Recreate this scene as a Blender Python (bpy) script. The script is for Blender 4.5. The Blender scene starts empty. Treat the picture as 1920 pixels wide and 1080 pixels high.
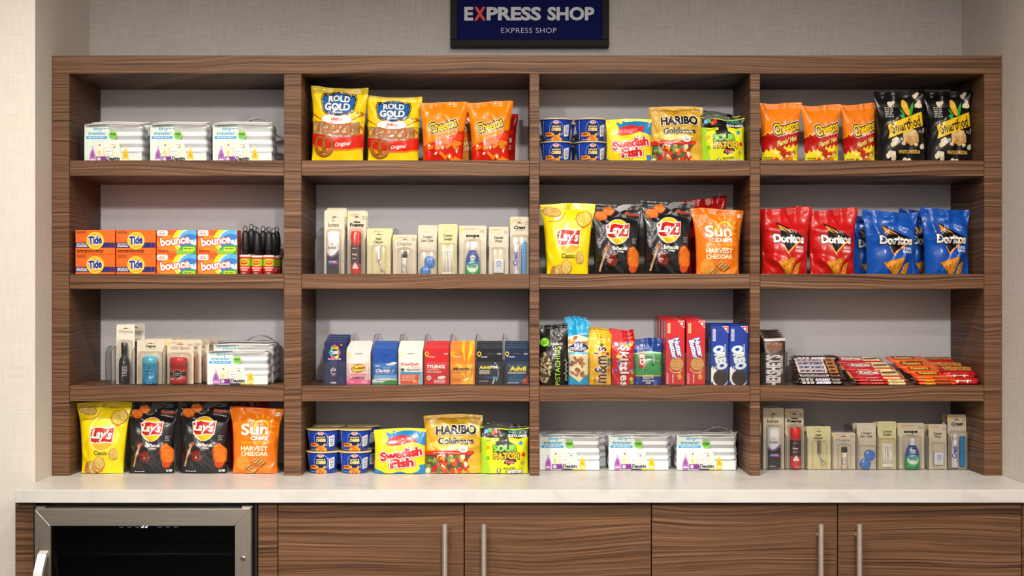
import bpy, bmesh, math, random
import numpy as np
from mathutils import Vector, Matrix

# ------------------------------------------------------------------ camera, world, lamps, exposure
SC = bpy.context.scene
COL = SC.collection
K, D, CX, CY, ZC = 0.00135, 3.5, 955.0, 565.0, 1.361      # metres per pixel on the shelf front plane (Y = 0), camera distance, principal point, eye height


def X(px, Y=0.0): return (px - CX) * K * (D + Y) / D
def Z(py, Y=0.0): return ZC + (CY - py) * K * (D + Y) / D


cam_data = bpy.data.cameras.new('camera')
cam = bpy.data.objects.new('camera', cam_data)
COL.objects.link(cam)
cam.location = (0, -D, ZC)
cam.rotation_euler = (math.radians(90), 0, 0)
cam_data.sensor_width = 36
cam_data.lens = 36 * (D / K) / 1920
cam_data.shift_x = (960 - CX) / 1920
cam_data.shift_y = (CY - 540) / 1920
cam_data.clip_start = 0.05
SC.camera = cam

SC.view_settings.view_transform = 'Standard'
SC.view_settings.look = 'None'
SC.view_settings.gamma = 1
SC.view_settings.use_curve_mapping = False
SC.view_settings.exposure = -0.05
SC.cycles.transparent_max_bounces = 32
SC.cycles.max_bounces = 8

world = bpy.data.worlds.new('world')
SC.world = world
world.use_nodes = True
world.node_tree.nodes['Background'].inputs[0].default_value = (0.82, 0.90, 1.0, 1)
world.node_tree.nodes['Background'].inputs[1].default_value = 0.05

CEIL = 2.75


def lamp(name, kind, loc, energy, col, aim=None, **kw):
    d = bpy.data.lights.new(name, kind)
    d.energy = energy
    d.color = col
    for k, v in kw.items(): setattr(d, k, v)
    o = bpy.data.objects.new(name, d)
    COL.objects.link(o)
    o.location = loc
    if aim is not None:
        o.rotation_euler = (Vector(aim) - Vector(loc)).to_track_quat('-Z', 'Y').to_euler()
    return o


WARM, NEUT = (1.0, 0.89, 0.77), (1.0, 0.94, 0.87)
DOWN = [(-0.95, -1.35), (0.05, -1.35), (0.95, -1.35)]
for i, (x, y) in enumerate(DOWN):                       # recessed ceiling downlights, beams aimed at the worktop
    lamp('downlight_lamp', 'SPOT', (x, y, CEIL - 0.03), (82, 75, 72)[i], WARM, (x, -0.45, 0.9), spot_size=math.radians(112), spot_blend=1.0, shadow_soft_size=0.05)
lamp('corner_downlight_lamp', 'SPOT', (-1.75, -1.1, CEIL - 0.03), 16, WARM, (-1.6, -0.2, 1.2), spot_size=math.radians(100), spot_blend=0.8, shadow_soft_size=0.05)
# unseen key spots further back under the ceiling, beams low on the display
for x, e, tx in ((-1.1, 270, -0.70), (0.45, 285, 0.45)):
    lamp('unseen_spot_lamp', 'SPOT', (x, -4.0, 2.66), e, NEUT, (tx, 0.0, 0.78), spot_size=math.radians(48), spot_blend=0.9, shadow_soft_size=0.09)
for x, e, a in ((1.15, 80, (-1.2, 0.05, 1.15)), (-1.1, 60, (1.26, -0.05, 1.0))):  # two spots added to brighten the side walls of the niche
    lamp('unseen_spot_lamp', 'SPOT', (x, -2.7, 2.66), e, WARM, a, spot_size=math.radians(40), spot_blend=0.9, shadow_soft_size=0.07)
# behind the viewer: unseen area lamps added as fill
lamp('added_fill_lamp', 'AREA', (-0.4, -4.9, 2.72), 18, NEUT, (-0.4, -4.5, 0), shape='RECTANGLE', size=2.6, size_y=0.6)
lamp('added_wall_fill_lamp', 'AREA', (-0.3, -5.3, 2.70), 95, NEUT, (-0.3, -6.0, 1.1), shape='RECTANGLE', size=4.2, size_y=0.12)  # added to brighten the front wall that the steel reflects


# ------------------------------------------------------------------ materials
def lin(h):
    h = h.lstrip('#')
    v = [int(h[i:i + 2], 16) / 255 for i in (0, 2, 4)]
    return tuple(c / 12.92 if c <= 0.04045 else ((c + 0.055) / 1.055) ** 2.4 for c in v) + (1.0,)


class NT:
    def __init__(s, name):
        s.m = bpy.data.materials.new(name)
        s.m.use_nodes = True
        s.t = s.m.node_tree
        s.b = s.t.nodes['Principled BSDF']

    def n(s, typ, **kw):
        x = s.t.nodes.new(typ)
        for k, v in kw.items():
            if isinstance(k, str) and k.startswith('i_'): x.inputs[k[2:].replace('_', ' ')].default_value = v
            else: setattr(x, k, v)
        return x

    def l(s, a, b): s.t.links.new(a, b)

    def ramp(s, stops, interp='LINEAR'):
        r = s.n('ShaderNodeValToRGB')
        r.color_ramp.interpolation = interp
        e = r.color_ramp.elements
        while len(e) < len(stops): e.new(0.5)
        for q, (p, c) in zip(e, stops): q.position = p; q.color = lin(c)
        return r


MATS = {}


def M(col, rough=0.5, metal=0.0, spec=0.5, coat=0.0, noise=0.0, nscale=60.0, bump=0.0):
    """plain procedural material: a colour with a faint noise variation of its own"""
    key = (col, rough, metal, spec, coat, noise, nscale, bump)
    if key in MATS: return MATS[key]
    n = NT('surface_' + col.strip('#') + '_' + str(len(MATS)))
    b = n.b
    b.inputs['Roughness'].default_value = rough
    b.inputs['Metallic'].default_value = metal
    b.inputs['Specular IOR Level'].default_value = spec
    b.inputs['Coat Weight'].default_value = coat
    b.inputs['Coat Roughness'].default_value = 0.12
    tc = n.n('ShaderNodeTexCoord')
    nz = n.n('ShaderNodeTexNoise', i_Scale=nscale, i_Detail=3.0)
    n.l(tc.outputs['Object'], nz.inputs['Vector'])
    mx = n.n('ShaderNodeMixRGB', blend_type='MULTIPLY')
    mx.inputs['Color1'].default_value = lin(col)
    r = n.ramp([(0.3, '#%02x%02x%02x' % ((int(255 * (1 - noise)),) * 3)), (0.7, '#ffffff')])
    n.l(nz.outputs['Fac'], r.inputs['Fac'])
    n.l(r.outputs['Color'], mx.inputs['Color2'])
    mx.inputs['Fac'].default_value = 1.0
    n.l(mx.outputs['Color'], b.inputs['Base Color'])
    if bump:
        bp = n.n('ShaderNodeBump', i_Strength=bump, i_Distance=0.002)
        n.l(nz.outputs['Fac'], bp.inputs['Height'])
        n.l(bp.outputs['Normal'], b.inputs['Normal'])
    MATS[key] = n.m
    return n.m


def film(col): return M(col, 0.30, 0.0, 0.45, 0.25, 0.05, 40.0)
def paper(col): return M(col, 0.5, 0.0, 0.22, 0.0, 0.04, 80.0)
def gloss(col): return M(col, 0.22, 0.0, 0.5, 0.2, 0.03, 50.0)
def food(col): return M(col, 0.5, 0.0, 0.3, 0.0, 0.16, 160.0)


def make_wood(name, sx=1.0, dark=1.0):
    n = NT(name)
    tc = n.n('ShaderNodeTexCoord')
    oi = n.n('ShaderNodeObjectInfo')
    sep = n.n('ShaderNodeSeparateXYZ')
    n.l(tc.outputs['Object'], sep.inputs[0])
    add = n.n('ShaderNodeMath', operation='ADD')
    n.l(sep.outputs['X'], add.inputs[0]); n.l(sep.outputs['Y'], add.inputs[1])
    rnd = n.n('ShaderNodeMath', operation='MULTIPLY'); rnd.inputs[1].default_value = 37.0
    n.l(oi.outputs['Random'], rnd.inputs[0])
    base = n.n('ShaderNodeCombineXYZ')
    n.l(add.outputs[0], base.inputs['X']); n.l(sep.outputs['Z'], base.inputs['Z']); n.l(rnd.outputs[0], base.inputs['Y'])
    # large slow warp gives the cathedral figure
    m0 = n.n('ShaderNodeMapping'); m0.inputs['Scale'].default_value = (1.7 * sx, 1, 7.0)
    n.l(base.outputs[0], m0.inputs[0])
    warp = n.n('ShaderNodeTexNoise', i_Scale=1.0, i_Detail=2.0, i_Roughness=0.4)
    n.l(m0.outputs[0], warp.inputs['Vector'])
    wm = n.n('ShaderNodeMath', operation='MULTIPLY_ADD'); wm.inputs[1].default_value = 0.06
    n.l(warp.outputs['Fac'], wm.inputs[0]); n.l(sep.outputs['Z'], wm.inputs[2])
    v = n.n('ShaderNodeCombineXYZ')
    n.l(add.outputs[0], v.inputs['X']); n.l(wm.outputs[0], v.inputs['Z']); n.l(rnd.outputs[0], v.inputs['Y'])
    m1 = n.n('ShaderNodeMapping'); m1.inputs['Scale'].default_value = (1.0 * sx, 1, 230.0)
    n.l(v.outputs[0], m1.inputs[0])
    g1 = n.n('ShaderNodeTexNoise', i_Scale=1.0, i_Detail=4.0, i_Roughness=0.62)
    n.l(m1.outputs[0], g1.inputs['Vector'])
    m2 = n.n('ShaderNodeMapping'); m2.inputs['Scale'].default_value = (4.0 * sx, 1, 760.0)
    n.l(v.outputs[0], m2.inputs[0])
    g2 = n.n('ShaderNodeTexNoise', i_Scale=1.0, i_Detail=2.0)
    n.l(m2.outputs[0], g2.inputs['Vector'])
    a = n.n('ShaderNodeMath', operation='MULTIPLY_ADD'); a.inputs[1].default_value = 0.40
    n.l(g2.outputs['Fac'], a.inputs[0])
    s8 = n.n('ShaderNodeMath', operation='MULTIPLY'); s8.inputs[1].default_value = 0.60
    n.l(g1.outputs['Fac'], s8.inputs[0]); n.l(s8.outputs[0], a.inputs[2])
    r = n.ramp([(0.34, '#2a190d'), (0.41, '#432c1c'), (0.46, '#5a3e2a'), (0.53, '#6c4c36'), (0.59, '#7c5b43'), (0.67, '#916e54')])
    n.l(a.outputs[0], r.inputs['Fac'])
    n.l(r.outputs['Color'], n.b.inputs['Base Color'])
    n.b.inputs['Roughness'].default_value = 0.5
    n.b.inputs['Specular IOR Level'].default_value = 0.22
    bp = n.n('ShaderNodeBump', i_Strength=0.12, i_Distance=0.001)
    n.l(a.outputs[0], bp.inputs['Height']); n.l(bp.outputs['Normal'], n.b.inputs['Normal'])
    return n.m


def make_wall(name, c0, c1, pitch=380.0):
    """woven vinyl wall covering: fine warp and weft threads with slubs"""
    n = NT(name)
    tc = n.n('ShaderNodeTexCoord')
    sep = n.n('ShaderNodeSeparateXYZ'); n.l(tc.outputs['Object'], sep.inputs[0])
    add = n.n('ShaderNodeMath', operation='ADD'); n.l(sep.outputs['X'], add.inputs[0]); n.l(sep.outputs['Y'], add.inputs[1])
    cmb = n.n('ShaderNodeCombineXYZ'); n.l(add.outputs[0], cmb.inputs['X']); n.l(sep.outputs['Z'], cmb.inputs['Y'])
    outs = []
    for sc in ((pitch, 14.0, 1.0), (14.0, pitch, 1.0)):
        mp = n.n('ShaderNodeMapping'); mp.inputs['Scale'].default_value = sc
        n.l(cmb.outputs[0], mp.inputs[0])
        nz = n.n('ShaderNodeTexNoise', i_Scale=1.0, i_Detail=1.5); n.l(mp.outputs[0], nz.inputs['Vector'])
        outs.append(nz.outputs['Fac'])
    mul = n.n('ShaderNodeMath', operation='ADD'); n.l(outs[0], mul.inputs[0]); n.l(outs[1], mul.inputs[1])
    hf = n.n('ShaderNodeMath', operation='MULTIPLY'); hf.inputs[1].default_value = 0.5; n.l(mul.outputs[0], hf.inputs[0])
    r = n.ramp([(0.38, c0), (0.60, c1)]); n.l(hf.outputs[0], r.inputs['Fac'])
    n.l(r.outputs['Color'], n.b.inputs['Base Color'])
    n.b.inputs['Roughness'].default_value = 0.75
    n.b.inputs['Specular IOR Level'].default_value = 0.2
    bp = n.n('ShaderNodeBump', i_Strength=0.25, i_Distance=0.001)
    n.l(hf.outputs[0], bp.inputs['Height']); n.l(bp.outputs['Normal'], n.b.inputs['Normal'])
    return n.m


def make_quartz():
    n = NT('quartz_worktop')
    tc = n.n('ShaderNodeTexCoord')
    nz = n.n('ShaderNodeTexNoise', i_Scale=9.0, i_Detail=6.0, i_Distortion=1.2); n.l(tc.outputs['Object'], nz.inputs['Vector'])
    r = n.ramp([(0.36, '#cbc8c4'), (0.46, '#d3d1cd'), (0.62, '#d6d4d0')]); n.l(nz.outputs['Fac'], r.inputs['Fac'])
    n.l(r.outputs['Color'], n.b.inputs['Base Color'])
    n.b.inputs['Roughness'].default_value = 0.34
    return n.m


def make_steel(name, axis='Z'):
    n = NT(name)
    tc = n.n('ShaderNodeTexCoord')
    mp = n.n('ShaderNodeMapping'); mp.inputs['Scale'].default_value = (6, 6, 900) if axis == 'X' else (900, 6, 6)
    n.l(tc.outputs['Object'], mp.inputs[0])
    nz = n.n('ShaderNodeTexNoise', i_Scale=1.0, i_Detail=2.0); n.l(mp.outputs[0], nz.inputs['Vector'])
    r = n.ramp([(0.3, '#c2bab0'), (0.7, '#dcd5cb')]); n.l(nz.outputs['Fac'], r.inputs['Fac'])
    n.l(r.outputs['Color'], n.b.inputs['Base Color'])
    n.b.inputs['Metallic'].default_value = 1.0
    n.b.inputs['Roughness'].default_value = 0.32
    bp = n.n('ShaderNodeBump', i_Strength=0.05, i_Distance=0.0005)
    n.l(nz.outputs['Fac'], bp.inputs['Height']); n.l(bp.outputs['Normal'], n.b.inputs['Normal'])
    return n.m


def make_clear(name, tint, gl, rough=0.05, alpha=0.0, haze='#d8d8d8'):
    """thin clear plastic: transparent with a fresnel gloss and a little pale haze standing in for whitish reflection"""
    n = NT(name)
    t = n.t
    t.nodes.remove(n.b)
    tr = n.n('ShaderNodeBsdfTransparent'); tr.inputs[0].default_value = lin(tint)
    g = n.n('ShaderNodeBsdfGlossy'); g.inputs['Roughness'].default_value = rough
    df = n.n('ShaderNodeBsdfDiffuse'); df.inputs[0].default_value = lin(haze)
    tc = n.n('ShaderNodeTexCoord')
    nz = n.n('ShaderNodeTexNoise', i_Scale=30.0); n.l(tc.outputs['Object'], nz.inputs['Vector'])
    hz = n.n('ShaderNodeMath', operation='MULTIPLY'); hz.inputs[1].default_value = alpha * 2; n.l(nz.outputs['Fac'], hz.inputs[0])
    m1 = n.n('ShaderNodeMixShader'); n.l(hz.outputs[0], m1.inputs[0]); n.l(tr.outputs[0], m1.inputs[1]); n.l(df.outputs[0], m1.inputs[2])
    fr = n.n('ShaderNodeFresnel'); fr.inputs[0].default_value = 1.45
    sc = n.n('ShaderNodeMath', operation='MULTIPLY'); sc.inputs[1].default_value = gl; n.l(fr.outputs[0], sc.inputs[0])
    m2 = n.n('ShaderNodeMixShader'); n.l(sc.outputs[0], m2.inputs[0]); n.l(m1.outputs[0], m2.inputs[1]); n.l(g.outputs[0], m2.inputs[2])
    n.l(m2.outputs[0], t.nodes['Material Output'].inputs[0])
    return n.m


WOOD = make_wood('walnut_laminate')
WALL = make_wall('woven_wallcovering', '#a19d9c', '#b0acab', 520.0)
PANEL = M('#d2d0d5', 0.7, 0, 0.2, 0, 0.03, 200.0)
QUARTZ = make_quartz()
STEEL = make_steel('brushed_steel_rail', 'X')
STEELV = make_steel('brushed_steel_upright', 'Z')
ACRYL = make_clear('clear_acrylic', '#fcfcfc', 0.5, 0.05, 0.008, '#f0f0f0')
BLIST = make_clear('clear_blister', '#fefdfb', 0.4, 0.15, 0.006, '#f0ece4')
BLACK = M('#0b0b0c', 0.4)


# ------------------------------------------------------------------ mesh helpers
def link(o, parent=None):
    COL.objects.link(o)
    if parent is not None: o.parent = parent
    return o


def obj(name, bm, mats, parent=None, smooth=False, loc=None):
    me = bpy.data.meshes.new(name)
    if not isinstance(mats, (list, tuple)): mats = [mats]
    bm.normal_update()
    bm.to_mesh(me); bm.free()
    for m in mats: me.materials.append(m)
    if smooth:
        for p in me.polygons: p.use_smooth = True
        me.set_sharp_from_angle(angle=math.radians(40))
    o = bpy.data.objects.new(name, me)
    link(o, parent)
    if loc is not None: o.location = loc
    return o


def box(bm, x0, x1, y0, y1, z0, z1, bev=0.0, mi=0, seg=1):
    t = bmesh.new()
    bmesh.ops.create_cube(t, size=1.0)
    for v in t.verts:
        v.co = Vector((x0 + (v.co.x + .5) * (x1 - x0), y0 + (v.co.y + .5) * (y1 - y0), z0 + (v.co.z + .5) * (z1 - z0)))
    if bev: bmesh.ops.bevel(t, geom=t.edges[:], offset=bev, segments=seg, affect='EDGES', profile=0.5)
    join(bm, t, mi)


def join(bm, t, mi=0, mat=None):
    vs = [bm.verts.new(mat @ v.co if mat is not None else v.co) for v in t.verts]
    t.verts.index_update()
    for f in t.faces:
        try:
            g = bm.faces.new([vs[v.index] for v in f.verts])
            g.material_index = mi; g.smooth = f.smooth
        except ValueError: pass
    t.free()


def lathe(bm, prof, n=20, cx=0.0, cy=0.0, mi=0, caps=True, mat=None):
    """prof: [(radius, z)]"""
    rings = []
    for r, z in prof:
        ring = []
        for k in range(n):
            a = 2 * math.pi * k / n
            p = Vector((cx + r * math.cos(a), cy + r * math.sin(a), z))
            ring.append(bm.verts.new(mat @ p if mat is not None else p))
        rings.append(ring)
    for a, b in zip(rings, rings[1:]):
        for k in range(n):
            f = bm.faces.new((a[k], a[(k + 1) % n], b[(k + 1) % n], b[k])); f.material_index = mi; f.smooth = True
    if caps:
        f = bm.faces.new(rings[0][::-1]); f.material_index = mi
        f = bm.faces.new(rings[-1]); f.material_index = mi


def tube(bm, pts, r, n=8, mi=0, closed=False):
    P = [Vector(p) for p in pts]
    rings = []
    N = len(P)
    for i, p in enumerate(P):
        t = (P[(i + 1) % N] - P[i - 1]) if closed else (P[min(i + 1, N - 1)] - P[max(i - 1, 0)])
        t.normalize()
        a = Vector((0, 1, 0)) if abs(t.y) < 0.9 else Vector((1, 0, 0))
        u = t.cross(a).normalized(); w = t.cross(u)
        rings.append([bm.verts.new(p + u * (r * math.cos(2 * math.pi * k / n)) + w * (r * math.sin(2 * math.pi * k / n))) for k in range(n)])
    pairs = list(zip(rings, rings[1:])) + ([(rings[-1], rings[0])] if closed else [])
    for a, b in pairs:
        for k in range(n):
            f = bm.faces.new((a[k], a[(k + 1) % n], b[(k + 1) % n], b[k])); f.material_index = mi; f.smooth = True
    if not closed:
        bm.faces.new(rings[0][::-1]).material_index = mi; bm.faces.new(rings[-1]).material_index = mi


def thing(name, label, cat, loc=(0, 0, 0), group=None):
    o = bpy.data.objects.new(name, None)
    o.empty_display_size = 0.02
    link(o)
    o.location = loc
    tag(o, label, cat, group)
    return o


def tag(o, label, cat, group=None):
    o['label'] = label; o['category'] = cat
    if group: o['group'] = group
    return o


def struct(name, bm, mats, **kw):
    o = obj(name, bm, mats, **kw)
    o['kind'] = 'structure'
    return o


def dup(root):
    r = root.copy(); COL.objects.link(r)
    for ch in list(root.children):
        c = ch.copy(); COL.objects.link(c); c.parent = r
        for g in list(ch.children):
            d = g.copy(); COL.objects.link(d); d.parent = c
    return r



# ------------------------------------------------------------------ printed artwork: flat shapes laid on a surface in layers
_TXT = {}


def text_tris(s, bold, shear, space=1.0):
    key = (s, bold, shear, space)
    if key not in _TXT:
        c = bpy.data.curves.new('lettering', 'FONT')
        c.body = s; c.offset = bold; c.shear = shear; c.resolution_u = 3; c.space_character = space
        c.align_x = 'CENTER'
        o = bpy.data.objects.new('lettering', c)
        m = bpy.data.meshes.new_from_object(o)
        co = np.array([v.co[:2] for v in m.vertices], dtype=float) if len(m.vertices) else np.zeros((0, 2))
        fs = [tuple(p.vertices) for p in m.polygons]
        bpy.data.objects.remove(o); bpy.data.curves.remove(c); bpy.data.meshes.remove(m)
        _TXT[key] = (co, fs)
    return _TXT[key]


class Art:
    """coordinates in percent of the width (x, from the left) and of the height (y, from the top)"""
    def __init__(s, W, H, step=0.00003, base=0.00025):
        s.W, s.H, s.bm, s.mats, s.k, s.step, s.base = W, H, bmesh.new(), [], 0, step, base

    def mi(s, m):
        if m not in s.mats: s.mats.append(m)
        return s.mats.index(m)

    def raw(s, pts, faces, m, copies=1):
        i = s.mi(m); s.k += 1
        z = s.base + s.step * s.k; per = len(pts) // copies
        vs = [s.bm.verts.new((x, y, z + 7e-6 * (j // per))) for j, (x, y) in enumerate(pts)]
        s.k += int(math.ceil(7e-6 * (copies - 1) / s.step)) if s.step else 0
        for f in faces:
            if len(set(f)) < 3: continue
            try:
                q = s.bm.faces.new([vs[j] for j in f]); q.material_index = i
                q.normal_update()
                if q.normal.z < 0: q.normal_flip()
            except ValueError: pass

    def c(s, x, y): return ((x / 100 - 0.5) * s.W, (1 - y / 100) * s.H)

    def poly(s, pts, m):
        P = [s.c(*p) for p in pts]; s.raw(P, [tuple(range(len(P)))], m)

    def rect(s, x0, y0, x1, y1, m): s.poly([(x0, y0), (x1, y0), (x1, y1), (x0, y1)], m)

    def ell(s, cx, cy, rx, ry, m, n=28, rot=0.0, a0=0, a1=360):
        ca, sa = math.cos(math.radians(rot)), math.sin(math.radians(rot))
        ox, oy = s.c(cx, cy); RX, RY = rx / 100 * s.W, ry / 100 * s.H
        P = []
        for k in range(n):
            t = math.radians(a0 + (a1 - a0) * k / (n if a1 - a0 == 360 else n - 1))
            x, y = RX * math.cos(t), RY * math.sin(t)
            P.append((ox + ca * x - sa * y, oy + sa * x + ca * y))
        s.raw(P, [tuple(range(n))], m)

    def circ(s, cx, cy, r, m, n=28): s.ell(cx, cy, r, r * s.W / s.H, m, n)      # r in percent of the width

    def rrect(s, x0, y0, x1, y1, m, r=12):
        """rounded rectangle, r percent of the smaller side"""
        a, b = s.c(x0, y1); c, d = s.c(x1, y0)
        q = r / 100 * min(c - a, d - b); P = []
        for (X_, Y_, st) in ((c - q, d - q, 0), (a + q, d - q, 90), (a + q, b + q, 180), (c - q, b + q, 270)):
            for k in range(5):
                t = math.radians(st + 22.5 * k); P.append((X_ + q * math.cos(t), Y_ + q * math.sin(t)))
        s.raw(P, [tuple(range(len(P)))], m)

    def ring(s, cx, cy, rx, ry, t, m, n=26, a0=0, a1=360, rot=0):
        ox, oy = s.c(cx, cy); RX, RY, T = rx / 100 * s.W, ry / 100 * s.H, t / 100 * s.W
        ca, sa = math.cos(math.radians(rot)), math.sin(math.radians(rot)); P = []; F = []
        for k in range(n + 1):
            q = math.radians(a0 + (a1 - a0) * k / n)
            for e in (-.5, .5):
                x, y = (RX + e * T) * math.cos(q), (RY + e * T) * math.sin(q)
                P.append((ox + ca * x - sa * y, oy + sa * x + ca * y))
        for k in range(n): F.append((2 * k, 2 * k + 2, 2 * k + 3, 2 * k + 1))
        s.raw(P, F, m)

    def line(s, pts, t, m):
        """stroke of width t (percent of W) through pts"""
        P = [Vector(s.c(*p)) for p in pts]; T = t / 200 * s.W; V = []; F = []
        for i, p in enumerate(P):
            d = (P[min(i + 1, len(P) - 1)] - P[max(i - 1, 0)]); d.normalize(); nn = Vector((-d.y, d.x)) * T
            V += [tuple(p + nn), tuple(p - nn)]
        for i in range(len(P) - 1): F.append((2 * i, 2 * i + 1, 2 * i + 3, 2 * i + 2))
        s.raw(V, F, m)

    def text(s, t, cx, cy, w, h, m, bold=0.0, rot=0.0, shear=0.0, out=(), space=1.0, arc=0.0):
        """t fitted to w x h percent about (cx, cy); out = [(extra boldness, material), ...] from the widest outline inwards; arc bends the line (percent of H)"""
        thin, fat = min(bold, .022), max(0.0, bold - .022) * .8        # heavier faces are thickened by overlaid copies, which keeps the counters open
        co, fs = text_tris(t, thin, shear, space)
        if not len(co): return
        lo, hi = co.min(0), co.max(0); mid = (lo + hi) / 2
        sx, sy = w / 100 * s.W / (hi[0] - lo[0] + 2 * fat), h / 100 * s.H / (hi[1] - lo[1] + 2 * fat)
        ca, sa = math.cos(math.radians(rot)), math.sin(math.radians(rot)); ox, oy = s.c(cx, cy)
        for e, mm in list(out) + [(0.0, m)]:
            e += fat; V, F, nc = [], [], 0
            for d in ([(0, 0)] if e < .004 else [(e * math.cos(q * math.pi / 4), e * math.sin(q * math.pi / 4)) for q in range(8)] + ([(0, 0)] if e > .03 else [])):
                P = (co - mid + d) * (sx, sy)
                if arc: P[:, 1] += arc / 100 * s.H * (1 - (2 * P[:, 0] / (w / 100 * s.W)) ** 2)
                n0 = len(V); nc += 1
                V += [(ox + ca * x - sa * y, oy + sa * x + ca * y) for x, y in P]; F += [tuple(n0 + j for j in f) for f in fs]
            s.raw(V, F, mm, nc)

    def blob(s, cx, cy, r, m, seed=0, n=14, amp=0.25, squash=1.0, rot=0.0):
        rg = random.Random(seed); ox, oy = s.c(cx, cy); R = r / 100 * s.W; P = []
        ph = rg.random() * 6; ca, sa = math.cos(math.radians(rot)), math.sin(math.radians(rot))
        for k in range(n):
            a = 2 * math.pi * k / n; q = R * (1 + amp * (rg.random() - .5) * 2)
            x, y = q * math.cos(a), q * math.sin(a) * squash
            P.append((ox + ca * x - sa * y, oy + sa * x + ca * y))
        s.raw(P, [tuple(range(n))], m)

    def micro(s, x0, y0, x1, y1, rows, m, seed=0):
        """fine print too small to read in the photo: broken hairline rows"""
        rg = random.Random(seed); h = (y1 - y0) / rows
        for r in range(rows):
            x = x0
            while x < x1 - 1:
                w = rg.uniform(3, 9); e = min(x1, x + w)
                s.rect(x, y0 + r * h, e, y0 + r * h + h * 0.5, m); x = e + 1.6

    def finish(s, cell=None):
        W, H, bm = s.W, s.H, s.bm

        def cut(co, no, outer=False, inner=False):
            bmesh.ops.bisect_plane(bm, geom=bm.verts[:] + bm.edges[:] + bm.faces[:], plane_co=co, plane_no=no, dist=1e-7, clear_outer=outer, clear_inner=inner)
        e = 1e-4
        cut((W / 2 - e, 0, 0), (1, 0, 0), True); cut((-W / 2 + e, 0, 0), (-1, 0, 0), True)
        cut((0, H - e, 0), (0, 1, 0), True); cut((0, e, 0), (0, -1, 0), True)
        if cell:
            for k in range(1, int(W / cell) + 1): cut((-W / 2 + k * W / (int(W / cell) + 1), 0, 0), (1, 0, 0))
            for k in range(1, int(H / cell) + 1): cut((0, k * H / (int(H / cell) + 1), 0), (0, 1, 0))
        return bm


def mesh_of(name, co, faces, mis, mats, normals=None, smooth=True):
    me = bpy.data.meshes.new(name)
    me.from_pydata([tuple(c) for c in co], [], faces)
    for m in mats: me.materials.append(m)
    me.polygons.foreach_set('material_index', mis)
    me.polygons.foreach_set('use_smooth', [smooth] * len(me.polygons))
    me.update()
    if normals is not None:
        me.normals_split_custom_set_from_vertices([tuple(n) for n in normals])
    return me


def surf_mesh(name, S, art, base_mat, nu, nv, v0=0.0, v1=1.0, back=None):
    """a surface S(x, z) -> (N, 3) over the art's rectangle, its print laid on it; back(x, z) closes the rear"""
    W, H = art.W, art.H

    def normals(x, z):
        e = 4e-4
        a = S(np.clip(x + e, -W / 2, W / 2), z) - S(np.clip(x - e, -W / 2, W / 2), z)
        b = S(x, np.clip(z + e, 0, H)) - S(x, np.clip(z - e, 0, H))
        n = np.cross(a, b); L = np.linalg.norm(n, axis=1, keepdims=True); L[L < 1e-12] = 1
        return n / L
    xs = np.linspace(-W / 2, W / 2, nu + 1); zs = np.linspace(v0 * H, v1 * H, nv + 1)
    gx_, gz_ = np.meshgrid(xs, zs); gx_, gz_ = gx_.ravel(), gz_.ravel()
    co = S(gx_, gz_); no = normals(gx_, gz_)
    faces = []
    for j in range(nv):
        for i in range(nu):
            a = j * (nu + 1) + i; faces.append((a, a + 1, a + nu + 2, a + nu + 1))
    mats = [base_mat]; mis = [0] * len(faces)
    COo, NOo = [co], [no]; n0 = len(co)
    if back is not None:
        cb = back(gx_, gz_); COo.append(cb); NOo.append(np.tile((0.0, 1.0, 0.0), (len(cb), 1)))
        for j in range(nv):
            for i in range(nu):
                a = n0 + j * (nu + 1) + i; faces.append((a, a + nu + 1, a + nu + 2, a + 1)); mis.append(0)
        row = nu + 1
        for i in range(nu):
            faces.append((i + 1, i, n0 + i, n0 + i + 1)); mis.append(0)
            a = nv * row + i; faces.append((a, a + 1, n0 + a + 1, n0 + a)); mis.append(0)
        for j in range(nv):
            a = j * row; faces.append((a, a + row, n0 + a + row, n0 + a)); mis.append(0)
            a = j * row + nu; faces.append((a + row, a, n0 + a, n0 + a + row)); mis.append(0)
        n0 *= 2
    bm = art.bm
    if len(bm.verts):
        bm.verts.index_update()
        A = np.array([v.co[:] for v in bm.verts])
        an = normals(A[:, 0], A[:, 1]); ac = S(A[:, 0], A[:, 1]) + an * A[:, 2:3]
        COo.append(ac); NOo.append(an)
        for f in bm.faces:
            faces.append(tuple(n0 + v.index for v in f.verts)); mis.append(1 + f.material_index)
        mats += art.mats
    bm.free()
    return mesh_of(name, np.vstack(COo), faces, mis, mats, np.vstack(NOo))


def obj_me(name, me, parent=None, loc=None):
    o = bpy.data.objects.new(name, me); link(o, parent)
    if loc is not None: o.location = loc
    return o


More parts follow.
